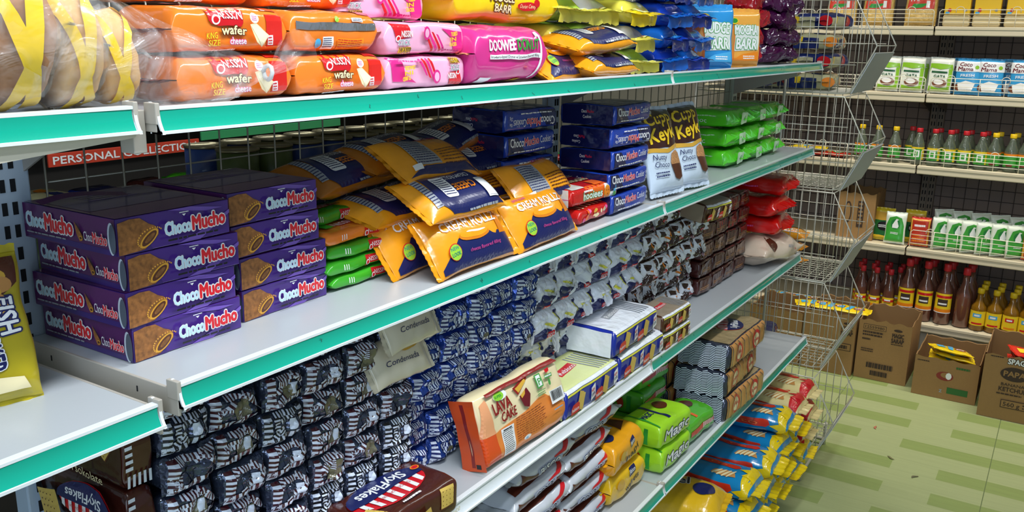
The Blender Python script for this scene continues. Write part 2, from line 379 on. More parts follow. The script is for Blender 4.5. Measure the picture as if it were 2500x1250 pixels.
for i, x0, x1, y, zs in ((0, -1.2, -.0165, .004, [(1.449, 1), (1.167, 1)]), (1, .001, 1.1985, 0, [(Z_TOP, 1), (Z_MID, 1)]), (2, 1.2015, 2.42, 0, [(Z_TOP, 1), (Z_MID, 1)])):
    for z, tl in zs:
        price_rail(x0, x1, y, z, bays[i], True, i+z)
        shelf_board(x0, x1, y, .26, z, bays[i], th=.020 if z > 1.4 else .030); bracket(x0+.02 if i else x1-.02, z, bays[i], d=.08, h=.05); 
for i, x0, x1, y, z, tl in ((1, -.6, 1.1985, .008, Z_3, False), (2, 1.2015, 2.42, .008, Z_3, True), (1, -.6, 1.1985, -.04, Z_4, True), (2, 1.2015, 2.42, -.04, Z_4, True)):
    price_rail(x0 if x0 > 0 else 0, x1, y, z, bays[i], tl, i+z); shelf_board(max(x0, 0), x1, y, .26, z, bays[i])
price_rail(-1.2, -.0165, .008, Z_3, bays[0], True, 9); shelf_board(-1.2, -.0165, .008, .26, Z_3, bays[0])
for i, x0, x1 in ((0, -1.2, -.02), (1, 0, 1.2), (2, 1.2, 2.42)):
    mb = MB(); mb.box((x0, -.03, .02), (x1, .26, .155), WM, .003); mb.box((x0, -.02, 0), (x1, .26, .02), GREYM)
    mb.build('base_deck', bays[i])
bracket(2.38, Z_TOP, bays[2], d=.2, h=.075); bracket(2.38, Z_MID, bays[2]); bracket(2.38, Z_3, bays[2])
mb = MB(); mb.add([(-.30, .002, 1.424), (-.018, .002, 1.424), (-.018, .002, 1.421), (-.30, .002, 1.398), (-.30, .03, 1.424), (-.018, .03, 1.424), (-.018, .03, 1.421), (-.30, .03, 1.398)],
    [(0, 1, 2, 3), (7, 6, 5, 4), (0, 4, 5, 1), (1, 5, 6, 2), (2, 6, 7, 3), (3, 7, 4, 0)], CREAMM); mb.build('front_skirt', bays[0])
mb = MB(); mb.box((-.0155, .010, 1.405), (-.002, .03, 1.444), GREYM, .001); mb.build('filler_plate', bays[1])
upright(-.018, .027, bays[1], (-.004, .0075)); upright(-.30, -.2, bays[0], ()); upright(1.185, 1.215, bays[2], (1.195, 1.205)); upright(2.375, 2.42, bays[2], (2.39, 2.405), mat('pale_green_post', '#b5bfb0', .4))
mesh_back(.045, 1.17, bays[1]); mesh_back(1.225, 2.36, bays[2])
# ---- the far side of the gondola seen through the wires
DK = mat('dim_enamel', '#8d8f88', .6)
g = thing('gondola_shelving', 'back side of the snack gondola, dim shelves with cans behind the wire panel', 'shelving', (0, 0, 0))
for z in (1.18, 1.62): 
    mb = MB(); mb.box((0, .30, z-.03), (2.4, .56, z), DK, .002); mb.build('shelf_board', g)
# ---- next gondola with its signs
g = NEXT_G = thing('gondola_shelving', 'gondola of the next aisle carrying the red and green sign strips', 'shelving', (0, 0, 0))
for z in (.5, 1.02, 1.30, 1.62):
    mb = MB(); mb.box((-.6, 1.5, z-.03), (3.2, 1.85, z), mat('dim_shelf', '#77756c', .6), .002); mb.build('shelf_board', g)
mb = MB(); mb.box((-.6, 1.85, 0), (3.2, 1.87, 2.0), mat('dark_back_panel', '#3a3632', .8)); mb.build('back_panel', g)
# ================================================================ shelving across the end of the aisle
BEIGE = mat('beige_enamel', '#d8cdb2', .4, vary=.05, bscale=4); PEG = mat('dark_peg_panel', '#8b7d77', .7, vary=.08, bscale=8); FW = mat('cream_wire', '#e9e4d2', .35)
FX = 3.98; FZ = dict(a=1.5825, b=1.284, c=.955, d=.562, e=.20)
cross = []
for (ya, yb, lab) in ((-.103, .95, 'beige cross aisle shelving bay on the left, partly behind the wire baskets'), (-1.25, -.109, 'beige cross aisle shelving bay on the right with pouches, bottles and cartons')):
    g = thing('wall_shelving', lab, 'shelving'); cross.append(g)
    mb = MB(); mb.box((4.47, ya, 0), (4.50, yb, 2.2), PEG); 
    k = ya+.03
    while k < yb: mb.box((4.467, k, .2), (4.4705, k+.003, 2.1), mat('peg_line', '#4a413d', .9)); k += .055
    z = .25
    while z < 2.1: mb.box((4.4668, ya, z), (4.4703, yb, z+.003), MATS['peg_line']); z += .055
    mb.build('back_panel', g)
    for kx, z in FZ.items():
        mb = MB(); x = FX; dx = 0
        mb.extrude_profile([(0, 0), (0, 0)], 0, 0, BEIGE) if 0 else None
        mb.box((x+.004, ya, z-.022), (4.46, yb, z-.003), BEIGE, .001)
        mb.box((x, ya, z-.040), (x+.014, yb, z), BEIGE, .004)
        mb.box((x-.003, ya, z-.014), (x+.002, yb, z-.002), BEIGE, .001)
        for yy in (ya, yb-.003): mb.box((x+.01, yy, z-.036), (4.44, yy+.003, z-.004), BEIGE)
        if kx == 'e':
            for q in range(6): mb.lathe([(.0, 0), (.010, 0), (.008, .0008), (0, .0012)], mat('deck_plug', '#8d8877', .6), 10, Matrix.Translation((x+.03, ya+.12+q*.17, z-.0025)), caps=False)
            mb.box((x+.03, ya, 0), (x+.05, yb, z-.03), GREYM)
        mb.build('shelf_board', g)
    yy = yb-.02 if yb < 0 else ya+.006
    mb = MB(); mb.box((4.425, yy-.016, 0), (4.466, yy+.016, 2.15), mat('taupe_post', '#7d7266', .6), .002); z = .3
    while z < 2.1:
        for c in (-.007, .006): mb.box((4.4238, yy+c-.0022, z), (4.426, yy+c+.0022, z+.02), DARKH)
        z += .035
    mb.build('slotted_upright', g)
    for kx in 'bcd':
        z = FZ[kx]; mb = MB(); s_ = yy+(.02 if yb > 0 else -.022)
        mb.add([(4.43, s_, z-.04), (4.15, s_, z-.04), (4.15, s_, z-.055), (4.43, s_, z-.11), (4.43, s_+.003, z-.04), (4.15, s_+.003, z-.04), (4.15, s_+.003, z-.055), (4.43, s_+.003, z-.11)],
               [(0, 1, 2, 3), (7, 6, 5, 4), (0, 4, 5, 1), (1, 5, 6, 2), (2, 6, 7, 3), (3, 7, 4, 0)], mat('dark_bracket', '#5b5349', .6)); mb.build('shelf_bracket', g)
def fence(y0, y1, z, h, parent, x=FX+.012, loops=()):
    mb = MB(); r = .0016
    mb.tube([(x, y0, z), (x, y0, z+h-.008), (x, y0+.008, z+h), (x, y1-.008, z+h), (x, y1, z+h-.008), (x, y1, z)], r*1.3, FW, 6)
    for k in range(1, 4): mb.tube([(x+.001, y0, z+h*k/4), (x+.001, y1, z+h*k/4)], r, FW, 5)
    y = y0+.05
    n = max(2, round((y1-y0)/.095)); 
    for k in range(1, n): yy = y0+(y1-y0)*k/n; mb.tube([(x-.001, yy, z), (x-.001, yy, z+h)], r, FW, 5)
    for ly in loops:
        mb.tube([(x-.002, ly-.016, z+h-.012)]+[(x-.002, ly-.016*math.cos(a*math.pi/8), z+h+.013*math.sin(a*math.pi/8)) for a in range(9)]+[(x-.002, ly+.016, z+h-.012)], r, FW, 5)
    return mb.build('wire_fence', parent)
for kx, h in (('a', .072), ('b', .072), ('c', .072), ('d', .085)):
    fence(-.62, -.118, FZ[kx], h, cross[1], loops=(-.20, -.42)); fence(-1.2, -.63, FZ[kx], h, cross[1])
    if kx != 'd': fence(-.095, .42, FZ[kx], h, cross[0], loops=(.33, .0)); fence(.43, .94, FZ[kx], h, cross[0], loops=(.6,))
# ================================================================ wire basket stand at the gondola end
BW = mat('basket_wire', '#c9c7ba', .3, metal=.35); PLATE = mat('grey_price_plate', '#b4bac0', .45)
st = thing('wire_basket_stand', 'tall stand of five white wire baskets at the end of the snack shelving', 'basket stand', (0, 0, 0))
XN, XF_ = 2.47, 2.80; YB = .42
def basket(zc, parent):
    mb = MB(); r = .0019; prof = [(YB, .150), (-.070, .150), (-.150, 0), (-.142, -.022), (-.085, -.145), (-.06, -.150), (YB, -.150)]
    for x in (XN, XF_): mb.tube([(x, y, zc+z) for y, z in prof], r*1.35, BW, 6, closed=True)
    for (y, z) in prof: mb.tube([(XN, y, zc+z), (XF_, y, zc+z)], r, BW, 5)
    def ext(z):       # front limit at height z
        if z >= 0: return -.150+.080*z/.150
        return -.150+.065*min(1, -z/.148)
    for x in (XN, XF_):
        y = -.125
        while y < YB:
            if y < -.07: zt = (y+.150)/.080*.150; zb = -(y+.150)/.065*.148
            else: zt, zb = .150, -.150
            mb.tube([(x, y, zc+max(zb, -.150)), (x, y, zc+min(zt, .150))], r*.75, BW, 4); y += .0262
        for z in (.055, .005, -.06): mb.tube([(x, ext(z)+.03, zc+z), (x, YB, zc+z)], r*.75, BW, 4)
        # open slot with round corners near the front
    x = XN+.045
    while x < XF_-.01:
        mb.tube([(x, -.070, zc+.150), (x, -.150, zc), (x, -.142, zc-.022)], r*.75, BW, 4) if 0 else None
        mb.tube([(x, -.085, zc-.149), (x, YB, zc-.149)], r*.8, BW, 4); x += .03
    y = -.03
    while y < YB: mb.tube([(XN, y, zc-.1515), (XF_, y, zc-.1515)], r*.7, BW, 4); y += .028
    o = mb.build('wire_basket', parent)
    mb = MB(); d = Vector((0, .057, -.123)).normalized(); nrm = Vector((0, -.123, -.057)).normalized()
    P = [Vector((XN+.003, -.143, zc-.020)), Vector((XF_-.003, -.143, zc-.020)), Vector((XF_-.003, -.084, zc-.147)), Vector((XN+.003, -.084, zc-.147))]
    vs = [p+nrm*.003 for p in P]+[p+nrm*.006 for p in P]
    mb.add(vs, [(0, 1, 2, 3), (7, 6, 5, 4), (0, 4, 5, 1), (1, 5, 6, 2), (2, 6, 7, 3), (3, 7, 4, 0)], PLATE); 
    tag(mb.build('price_plate', o), 'flat grey price plate')
    return o
for k, zc in enumerate((1.500, 1.190, .880, .575, .235)): basket(zc, st)
mb = MB()
for (x, y) in ((XN, YB+.004), (XF_, YB+.004), (XN, .12)):
    mb.tube([(x, y, .02), (x, y, 1.95)], .005, BW, 8)
mb.build('support_post', st)
mb = MB(); mb.tube([(XN-.01, -.06, .02), (XF_+.01, -.06, .02), (XF_+.01, .44, .02), (XN-.01, .44, .02)], .008, BW, 8, closed=True)
for (x, y) in ((XN-.01, -.06), (XF_+.01, -.06), (XF_+.01, .44), (XN-.01, .44)): mb.tube([(x, y, 0), (x, y, .09)], .007, BW, 8)
mb.build('stand_base', st)
# ================================================================ middle shelf
def at(px, py, ax, val):
    r = CF+CR*((px-1250)/F_PX)-CU*((py-625)/F_PX); c = Vector((-.5071, -.7003, 1.517)); return c+r*((val-c[ax])/r[ax])
ZM = Z_MID-.006
def R3(x=0, y=0, z=0): return (math.radians(x), math.radians(y), math.radians(z))
# ---- purple chocolate roll boxes
PURP = mat('purple_carton', '#4a2a86', .22, bump=.05, bscale=25, coat=.4, vary=.12); PURPD = mat('dark_purple_carton', '#3a2470', .28, coat=.35, bump=.05, bscale=25, vary=.1); PLUM = mat('plum_carton', '#56245f', .28, coat=.35, bump=.04, bscale=20, vary=.08)
CHOC = mat('choco_crisp_print', '#95602f', .5, vary=.95, bscale=190, detail=3, coat=.2); LBLUE = ink('print_ice_blue', '#c9ecff'); CHRED = ink('print_choco_red', '#e0202e'); CARAM = ink('print_caramel', '#e8a93a'); DCH = ink('print_dark_choc', '#5b3220'); LILAC = ink('print_lilac', '#7c5cc0')
def choco_box(name, label):
    W, D, H = .143, .168, .0372
    mb = MB(); mb.box((-W/2, -D/2, 0), (W/2, D/2, H), PURP, .0009)
    B = raw_box(W, D, H)
    a = Art(.02)      # front
    a.poly([(-.0715, -.0186), (-.03, -.0186), (-.055, .0186), (-.0715, .0186)], PURPD)
    a.poly([(.000, -.0186), (.03, -.0186), (.0715, .004), (.0715, .008), (.03, -.010)], LILAC); a.poly([(-.01, .0186), (.02, .0186), (.062, .012), (.04, .011)], LILAC)
    bar = [(-.070, .0145), (-.056, .0168), (-.044, .0162), (-.034, .009), (-.027, .006), (-.0225, .001), (-.023, -.004), (-.031, -.010), (-.040, -.0165), (-.046, -.0172), (-.056, -.0176), (-.066, -.0182), (-.0705, -.0180)]
    a.poly(bar, CHOC)
    a.ell(-.0345, -.0062, .0135, .0058, CARAM, rot=.62); a.ell(-.0345, -.0062, .0110, .0042, DCH, rot=.62); a.ell(-.034, -.0058, .0075, .0024, CHOC, rot=.62)
    r = random.Random(4)
    for k in range(16): t = math.pi*(.05+k/16*1.1)+.3; a.ell(-.0345+.0160*math.cos(t), -.0050+.0090*math.sin(t)+.003*math.cos(t), .0009, .0009, CARAM, 6)
    a.text('Choco', -.0175, -.0062, .0135, LBLUE, w=.0325, bold=.06, out=WHITE, ob=.10, rot=.02)
    a.text('Mucho', .0165, -.0055, .0150, CHRED, w=.0435, bold=.11, out=WHITE, ob=.17, rot=.02)
    a.lines(-.016, -.0125, .060, -.0103, 1, BLACK, 2, .9); a.lines(.0, .0150, .012, .0162, 1, WHITE, 3, .8); a.poly([(.003, .0138), (.008, .0138), (.0055, .0115)], WHITE)
    a.lay(mb, B.front)
    a = Art(.02)      # left flank
    a.rect(-.084, -.0186, .084, .0186, PLUM)
    a.poly([(-.084, -.016), (.02, -.0186), (.084, -.0186), (.084, -.013), (.0, -.012)], PURPD)
    a.text('Choco', -.078, -.005, .0150, LBLUE, w=.037, bold=.06, out=WHITE, ob=.10); a.text('Mucho', -.040, -.0055, .017, CHRED, w=.051, bold=.11, out=WHITE, ob=.17)
    a.lines(-.076, -.012, .010, -.0102, 1, GREYI, 2, .8)
    a.poly([(.016, .010), (.022, .0045), (.030, -.004), (.029, -.009), (.024, -.0098), (.019, -.002)], CHOC); a.ell(.0268, -.0062, .003, .0024, CARAM); a.ell(.0268, -.0062, .0022, .0015, DCH)
    a.text('Choco', .033, -.0075, .0098, WHITE, w=.017, bold=.03); a.text('Mucho', .050, -.0080, .011, CHRED, w=.024, bold=.04, out=WHITE, ob=.08)
    a.ell(.0835, .0, .0065, .0165, mat('tray_edge_white', '#b9c4d2', .5), 24); a.ell(.0855, .0, .0055, .0150, mat('tray_shadow', '#4d5664', .6), 24)
    a.lay(mb, B.left)
    a = Art(.03); a.rect(-.0705, -.083, .0705, .083, PLUM); a.rect(-.064, -.03, .064, .076, PURPD); a.lines(-.03, .02, .03, .06, 4, LILAC, 5, .3); a.lines(.045, .074, .06, .079, 1, WHITE, 5, .7)
    a.lay(mb, B.top)
    o = mb.build(name); return tag(o, label, 'box', 'purple chocolate roll boxes in two stacks')
lv = ['bottom', 'second from below', 'third from below', 'topmost']
A0 = choco_box('chocolate_box', 'purple chocolate roll box, bottom of the left stack on the middle shelf')
first = True
for st_, (xs, ys, zs, rz) in enumerate((((.0935, .0875, .096, .0845), (.1755, .1755, .1755, .1755), (0, .0385, .0772, .1165), (0, 1.2, -.8, .6)), ((.2495, .2495, .239, .237), (.183, .182, .183, .183), (0, .0395, .0795, .1192), (.5, -.4, .3, 0)))):
    for k in range(4):
        lab = 'purple chocolate roll box, %s of the %s stack on the middle shelf' % (lv[k], ('left', 'right')[st_])
        o = A0 if first else copy_tree(A0, label=lab); o['label'] = lab; first = False
        o.location = (xs[k], ys[k], ZM+zs[k]+.0006); o.rotation_euler = R3(z=rz[k]); o.scale = (1, (.955, .89)[st_], 1.02)
# loose lid flap of the top left box
mb = MB(); mb.grid(lambda u, v: (.005+.10*u, .205+.012*v+.004*math.sin(u*5), 1.3322+.003*v+.0035*math.sin(u*4)), 12, 3, PLUM); 
tag(mb.build('carton_flap'), 'torn purple carton flap lying on the top left chocolate box', 'flap')
# ---- wafer packs
GRNF = film('green_film', '#3fae2a', .35); DGRNF = film('deep_green_film', '#157a2e', .35); ORF = film('orange_film', '#f0822a', .35); REDF = film('red_film', '#d8261f', .4)
def wafer(name, main, endc, flav, logo=True, L=.150, W=.062, T=.0205, fin=.014):
    p = Pack(L, W, T, n=4.5, taper=.16, tp=1.6, fin=fin, wr=.0012, wf=26, seed=len(flav), finw=.9)
    mb = MB(); p.body(mb, main, endc)
    s = T/.0205; a = Art(.01)
    a.rect(L*.33, -T*.43, L*.44, T*.43, endc)
    k0 = L*.02
    a.poly([(k0, -T*.20), (k0+.030*s, -T*.26), (k0+.031*s, T*.34), (k0+.002, T*.36)], RED); a.poly([(k0, -T*.20), (k0-.003, -T*.30), (k0+.006*s, -T*.34), (k0+.008*s, -T*.1)], RED)
    a.ell(k0+.004*s, -T*.12, .0042*s, .0042*s, WHITE, 14); a.ell(k0+.004*s, -T*.12, .0028*s, .0028*s, RED, 12)
    a.text('NISSIN', k0+.0065*s, -T*.10, .0068*s, WHITE, w=.0215*s, bold=.03)
    a.text('wafer', k0+.036*s, -T*.02, .0066*s, YEL, w=.020*s, bold=.05, out=BROWN, ob=.14)
    a.text(flav, k0+.040*s, -T*.34, .0045*s, WHITE, w=.015*s, bold=.03, out=SKY if main is GRNF else ORANGE, ob=.16)
    for q in range(3): a.rect(-L*.31+q*.004, -T*.1, -L*.31+q*.004+.0014, T*.25, WHITE)
    a.lay(mb, p.front, .0009)
    a = Art(.012); a.text('NISSIN', -L*.20, -.008, .012, WHITE, w=.045, bold=.03, out=RED, ob=.15); a.text('wafer', L*.08, -.010, .014, YEL, w=.04, bold=.05, out=BROWN, ob=.12); a.rect(-L*.35, -.012, -L*.24, .016, GRNF if main is ORF else DGRNF); a.lay(mb, p.top, .0009)
    return mb.build(name)
wg = wafer('wafer_pack', GRNF, DGRNF, 'chocolate'); wo = wafer('wafer_pack', ORF, REDF, 'cheese')
gw = 'green wafer packs beside the purple boxes'
for k, (x, y, z, rz, lab) in enumerate(((.405, .138, 0, 0, 'green wafer pack, lowest of the pile beside the purple boxes'), (.393, .138, .0205, 2, 'green wafer pack, second from the bottom of the pile beside the purple boxes'),
        (.402, .138, .041, -2, 'green wafer pack right under the orange wafer pack'), (.383, .175, .0825, 3, 'green wafer pack lying on the orange wafer pack'), (.352, .205, .107, 8, 'green wafer pack end peeking out behind the top purple box'))):
    o = wg if k == 0 else copy_tree(wg); tag(o, lab, 'wafer pack', gw); o.location = (x, y, ZM+z+.0008); o.rotation_euler = R3(z=rz)
tag(wo, 'orange wafer pack with red end lying on the green wafer packs', 'wafer pack'); wo.location = (.395, .140, ZM+.0625); wo.rotation_euler = R3(z=1)
# ---- cream roll pouches
YOF = film('amber_film', '#f2a01e', .25, rough=.2, vary=.12); NVF = film('navy_film', '#1b2456', .3, rough=.22); BRF = film('brown_amber_film', '#b06a1c', .3)
YO2 = ink('print_amber_dark', '#d97f14'); LIMEB = ink('print_badge', '#9ccf3c'); TEALB = ink('print_teal', '#3b8f7a'); PKT = ink('print_pink_text', '#d0458c')
def pouch_art(kind, p, mb):
    L, W = p.L, p.W; a = Art(.010)
    if kind == 0:       # front
        yb = -.014; pts = [(-L*.47, -W*.46), (L*.47, -W*.46), (L*.47, yb+.014)]
        r = random.Random(2); x = L*.47
        while x > -L*.20: x -= r.uniform(.004, .009); pts.append((x, yb+.010+r.uniform(-.006, .005)))
        pts += [(-L*.30, yb-.012), (-L*.47, yb-.020)]
        a.poly(pts, NAVY)
        a.poly([(L*.30, -.01), (L*.47, -.008), (L*.47, .024), (L*.34, .024)], YO2)
        a.text('CREAM ROLLZ', -L*.36, .014, .0145, WHITE, w=L*.72, bold=.05)
        a.text('LEMON SQUARE', -L*.36, .033, .005, PKT, w=L*.20, bold=.04)
        a.ell(-.005, .000, L*.20, .0085, YO2, 24); a.ell(-.005, .0025, L*.185, .0070, YOF, 24); a.ell(.002, .005, L*.13, .0016, WHITE, 20)
        a.text('cheese flavored filling', -L*.16, -.024, .0052, PKT, w=L*.42, bold=.03, skew=.2)
        a.ell(-L*.33, -.018, .0125, .0125, RED, 20); a.ell(-L*.33, -.0185, .0115, .0115, LIMEB, 20); a.text('NEW', -L*.33, -.0155, .0052, TEALB, w=.016, bold=.05, cx=True); a.text('LOOK', -L*.33, -.024, .0052, TEALB, w=.017, bold=.05, cx=True)
    elif kind == 1:     # navy back, lettering upside down
        a.rect(-L*.24, -W*.46, L*.47, W*.46, NAVY); a.poly([(-L*.24, -W*.46), (-L*.34, -W*.30), (-L*.30, W*.46), (-L*.24, W*.46)], NAVY)
        a.rect(-L*.40, -.030, -L*.33, .034, GREYI); a.lines(-L*.40, -.030, -L*.33, .034, 12, NAVY, 4, .35)
        a.rrect(-L*.22, -.020, -L*.05, .026, .006, WHITE); a.lines(-L*.21, -.016, -L*.06, .022, 8, NAVY, 4, .4)
        a.text('CHEESE', L*.22, .004, .0135, ORANGE, w=L*.26, bold=.06, rot=math.pi); a.text('CREAM ROLLZ', L*.27, .024, .010, WHITE, w=L*.34, bold=.03, rot=math.pi)
        a.rect(L*.26, -.034, L*.40, .006, WHITE); a.bars(L*.27, -.032, L*.39, .004, NAVY)
        a.lines(-L*.02, -.045, L*.38, -.040, 1, GREYI, 9, .5)
    else:               # amber back with table
        a.poly([(-L*.47, -W*.46), (L*.47, -W*.46), (L*.30, -W*.34), (-L*.25, -W*.34)], NAVY); a.rect(-L*.33, -.030, -L*.02, .030, GREYI); a.lines(-L*.32, -.028, -L*.03, .028, 11, NAVY, 8, .35)
        a.lines(L*.02, -.034, L*.40, .002, 6, BROWN, 11, .3); a.text('LEMON', L*.04, .034, .010, PKT, w=.05, bold=.05); a.rect(-L*.40, -W*.40, -L*.30, -W*.30, WHITE)
    a.lay(mb, p.top, .0011)
def pouch(kind, seed, base):
    p = Pack(.192, .092, .043, n=2.2, taper=.42, tp=1.7, fin=.010, wr=.0018, wf=13, seed=seed, finw=1.0, bulge=.06, nu=34, nv=40)
    mb = MB(); p.body(mb, base); pouch_art(kind, p, mb)
    return mb.mesh('cream_roll_pouch')
pm = [pouch(0, 1, YOF), pouch(1, 4, YOF), pouch(2, 7, YOF), pouch(1, 9, BRF), pouch(0, 12, YOF)]
cg = 'cream roll pouches heaped on the middle shelf'
_MZ = {}
def put(me, name, loc, rot, label, cat, group=None, scale=None):
    o = bpy.data.objects.new(name, me); COL.objects.link(o)
    if me.name not in _MZ: _MZ[me.name] = min(v.co.z for v in me.vertices)
    if not rot[0] and not rot[1]: loc = (loc[0], loc[1], loc[2]-min(0, _MZ[me.name]))
    o.location = loc; o.rotation_euler = R3(*rot)
    if scale: o.scale = scale
    return tag(o, label, cat, group)
def putc(me, name, c, rot, T, label, cat, group=None):      # c = centre of the thing
    M = Matrix.Translation(c) @ Matrix.Rotation(math.radians(rot[2]), 4, 'Z') @ Matrix.Rotation(math.radians(rot[1]), 4, 'Y') @ Matrix.Rotation(math.radians(rot[0]), 4, 'X') @ Matrix.Translation((0, 0, -T/2))
    o = bpy.data.objects.new(name, me); COL.objects.link(o); o.matrix_world = M; return tag(o, label, cat, group)
for mi_, c, rot, lab in (
    (0, (.556, .048, .0405), (54, 0, 0), 'amber cream roll pouch leaning at the shelf edge, left of the two facing the aisle'),
    (4, (.765, .048, .0405), (54, 0, 1), 'amber cream roll pouch leaning at the shelf edge, the right one beside the red packs'),
    (4, (.520, .112, .041), (56, 0, 6), 'amber cream roll pouch half hidden behind the left leaning one'),
    (1, (.556, .078, .1030), (30, 0, 1), 'navy cream roll pouch with upside down lettering resting on the front pouches'),
    (1, (.500, .150, .0900), (14, -2, 6), 'navy and amber cream roll pouch half under the topmost ones, left of centre'),
    (2, (.842, .098, .0860), (44, 0, 2), 'amber cream roll pouch lying above the right leaning pouch'),
    (2, (.575, .138, .1500), (30, 3, 3), 'amber cream roll pouch with a pale printed table on top of the heap'),
    (1, (.745, .178, .1300), (26, 1, 3), 'navy cream roll pouch with bar code at the back of the heap, right'),
    (3, (.445, .200, .1400), (20, -2, 6), 'brownish cream roll pouch at the back left of the heap'),
    (3, (.560, .205, .1560), (16, -3, 8), 'brownish cream roll pouch standing behind the topmost amber pouch'),
    (2, (.715, .150, .0850), (24, 0, 0), 'cream roll pouch with printed table in the middle of the heap, mostly covered'),
    (3, (.700, .205, .1620), (14, -8, 12), 'brown tipped cream roll pouch sticking up at the back of the heap'),
    (0, (.600, .195, .0260), (6, 0, 2), 'cream roll pouch buried at the bottom of the heap'),
    (0, (.660, .180, .0620), (6, 0, -2), 'cream roll pouch buried at the bottom right of the heap')):
    putc(pm[mi_], 'cream_roll_pouch', (c[0], c[1], ZM+c[2]), rot, .043, lab, 'pouch', cg)
# ---- red and orange cookie packs beside the pouches
RDF = film('scarlet_film', '#c81f1c', .4); WHF = film('white_film', '#e9e4de', .45, rough=.2); ORP = ink('print_orange_red', '#ef6a1c'); LGR = ink('print_leaf', '#4aa34c')
def cookie_red(name, ly):
    L, W, T = .180, .105, .036 if ly else .030
    p = Pack(L, W, T, n=5, end='fold', taper=.08, tp=1.5, wr=.0012, wf=20, seed=ly)
    mb = MB(); p.body(mb, RDF if not ly else RDF); a = Art(.012)
    if ly:
        a.rect(-L*.20, -T*.44, L*.46, T*.44, ORP); a.poly([(-L*.47, -T*.44), (-L*.20, -T*.44), (-L*.14, T*.44), (-L*.47, T*.44)], RDF)
        a.text('hooiees', -L*.26, -T*.18, .0145, WHITE, w=.070, bold=.06, out=LGR, ob=.14); a.rrect(L*.17, -T*.36, L*.44, T*.40, .004, WHITE)
        a.ell(L*.23, -T*.02, .0125, .0125, GOLD, 18); a.ell(L*.23, -T*.02, .0105, .0105, ORANGE, 18)
        for dx, dy in ((-.004, .003), (.004, .003), (0, -.004)): a.ell(L*.23+dx, -T*.02+dy, .0014, .0014, BROWN, 8)
        a.poly([(L*.36, -T*.1), (L*.42, -T*.2), (L*.42, T*.2), (L*.37, T*.30)], SKY); a.ell(L*.385, -T*.22, .006, .005, LGR)
        a.lines(-L*.27, T*.22, -L*.08, T*.33, 1, WHITE, 3, .8)
        a.lay(mb, p.front, .0009); a = Art(.014)
        a.rect(-L*.45, -W*.44, -L*.18, W*.2, WHF); a.text('hooiees', -L*.12, -.010, .022, CREAM, w=.09, bold=.05, out=BROWN, ob=.12); a.rect(L*.02, -W*.45, L*.2, -W*.2, ORP); a.lines(-L*.2, .022, L*.4, .04, 3, CREAM, 6, .4)
        a.lay(mb, p.top, .0009); a = Art(.014); a.rect(-W*.44, -T*.44, W*.44, T*.44, WHF); a.rect(-W*.44, -T*.06, W*.44, -T*.02, PINK); a.lay(mb, p.left, .0009)
    else:
        r = random.Random(5)
        for k in range(16): a.ell(r.uniform(-L*.42, L*.42), r.uniform(-T*.3, T*.3), r.uniform(.004, .012), r.uniform(.002, .004), r.choice((CREAM, ORP, GOLD, PINK)), 10, rot=.3)
        a.lay(mb, p.front, .0009); a = Art(.014)
        for k in range(10): a.rect(-L*.4+k*.016, -W*.4, -L*.4+k*.016+.006, W*.4, CREAM)
        a.lay(mb, p.top, .0009)
    return mb.mesh(name)
cr1, cr0 = cookie_red('cookie_pack', 1), cookie_red('cookie_pack', 0)
put(cr1, 'cookie_pack', (.972, .094, ZM+.0355), (0, 0, -2), 'red and orange cookie pack with a cookie face picture, lying at the shelf edge', 'cookie pack')
put(cr0, 'cookie_pack', (.985, .092, ZM+.002), (0, 0, 3), 'glossy red cookie pack underneath the red and orange one', 'cookie pack', 'red cookie packs at the shelf edge')
put(cr0, 'cookie_pack', (.905, .190, ZM+.070), (0, 0, -6), 'red and cream striped cookie pack behind the cream roll pouches', 'cookie pack', 'red cookie packs at the shelf edge')
# ---- navy cookie bundles
NB = film('royal_blue_film', '#1c3fa6', .35, rough=.25); NBD = film('dark_navy_film', '#141a4c', .6, rough=.18, bscale=35)
def cookie_navy(flip):
    L, W, T = .172, .118, .0415
    p = Pack(L, W, T, n=7, end='fold', taper=.05, tp=1.5, wr=.0014, wf=22, seed=3+flip)
    mb = MB(); p.body(mb, NB); a = Art(.012); ro = math.pi if flip else 0; s = -1 if flip else 1
    def tx(t, x, y, h, M, w, **k): a.text(t, s*x, s*y, h, M, w=w, rot=ro, **k)
    a.poly([(-L*.47*s, -T*.45*s), (-L*.10*s, -T*.45*s), (-L*.30*s, T*.45*s), (-L*.47*s, T*.45*s)], NBD)
    tx('Choco', -L*.43, -T*.05, .0155, WHITE, .046, bold=.05); tx('Mucho', -L*.155, -T*.03, .0135, CHRED, .050, bold=.05, out=WHITE, ob=.10); tx('Cookies', L*.155, -T*.03, .0135, WHITE, .038, bold=.03)
    a.lines(*(sorted((-L*.38*s, L*.25*s))[0], min(-T*.30*s, -T*.22*s), sorted((-L*.38*s, L*.25*s))[1], max(-T*.30*s, -T*.22*s)), 1, WHITE, 3, .6); tx('10x', L*.40, T*.08, .006, WHITE, .010); tx('25g', L*.40, -T*.16, .006, WHITE, .010)
    a.lay(mb, p.front, .0009); a = Art(.016); a.rect(-W*.45, -T*.44, W*.45, T*.44, NBD)
    a.text('Choco', -.012, .003, .006, WHITE, w=.012, bold=.03, rot=ro); a.text('Mucho', .001, .003, .006, CHRED, w=.014, bold=.03, rot=ro); a.text('Cookies', -.008, -.007, .006, WHITE, w=.018, rot=ro)
    a.lay(mb, p.left, .0009)
    a = Art(.016); a.rect(-L*.45, -W*.45, L*.45, W*.45, NBD); a.lay(mb, p.top, .0007)
    return mb.mesh('cookie_bundle')
cn = [cookie_navy(0), cookie_navy(1)]; ng = 'navy cookie bundles stacked on the middle shelf'; nl = ['bottom', 'second', 'third', 'fourth', 'fifth', 'sixth']
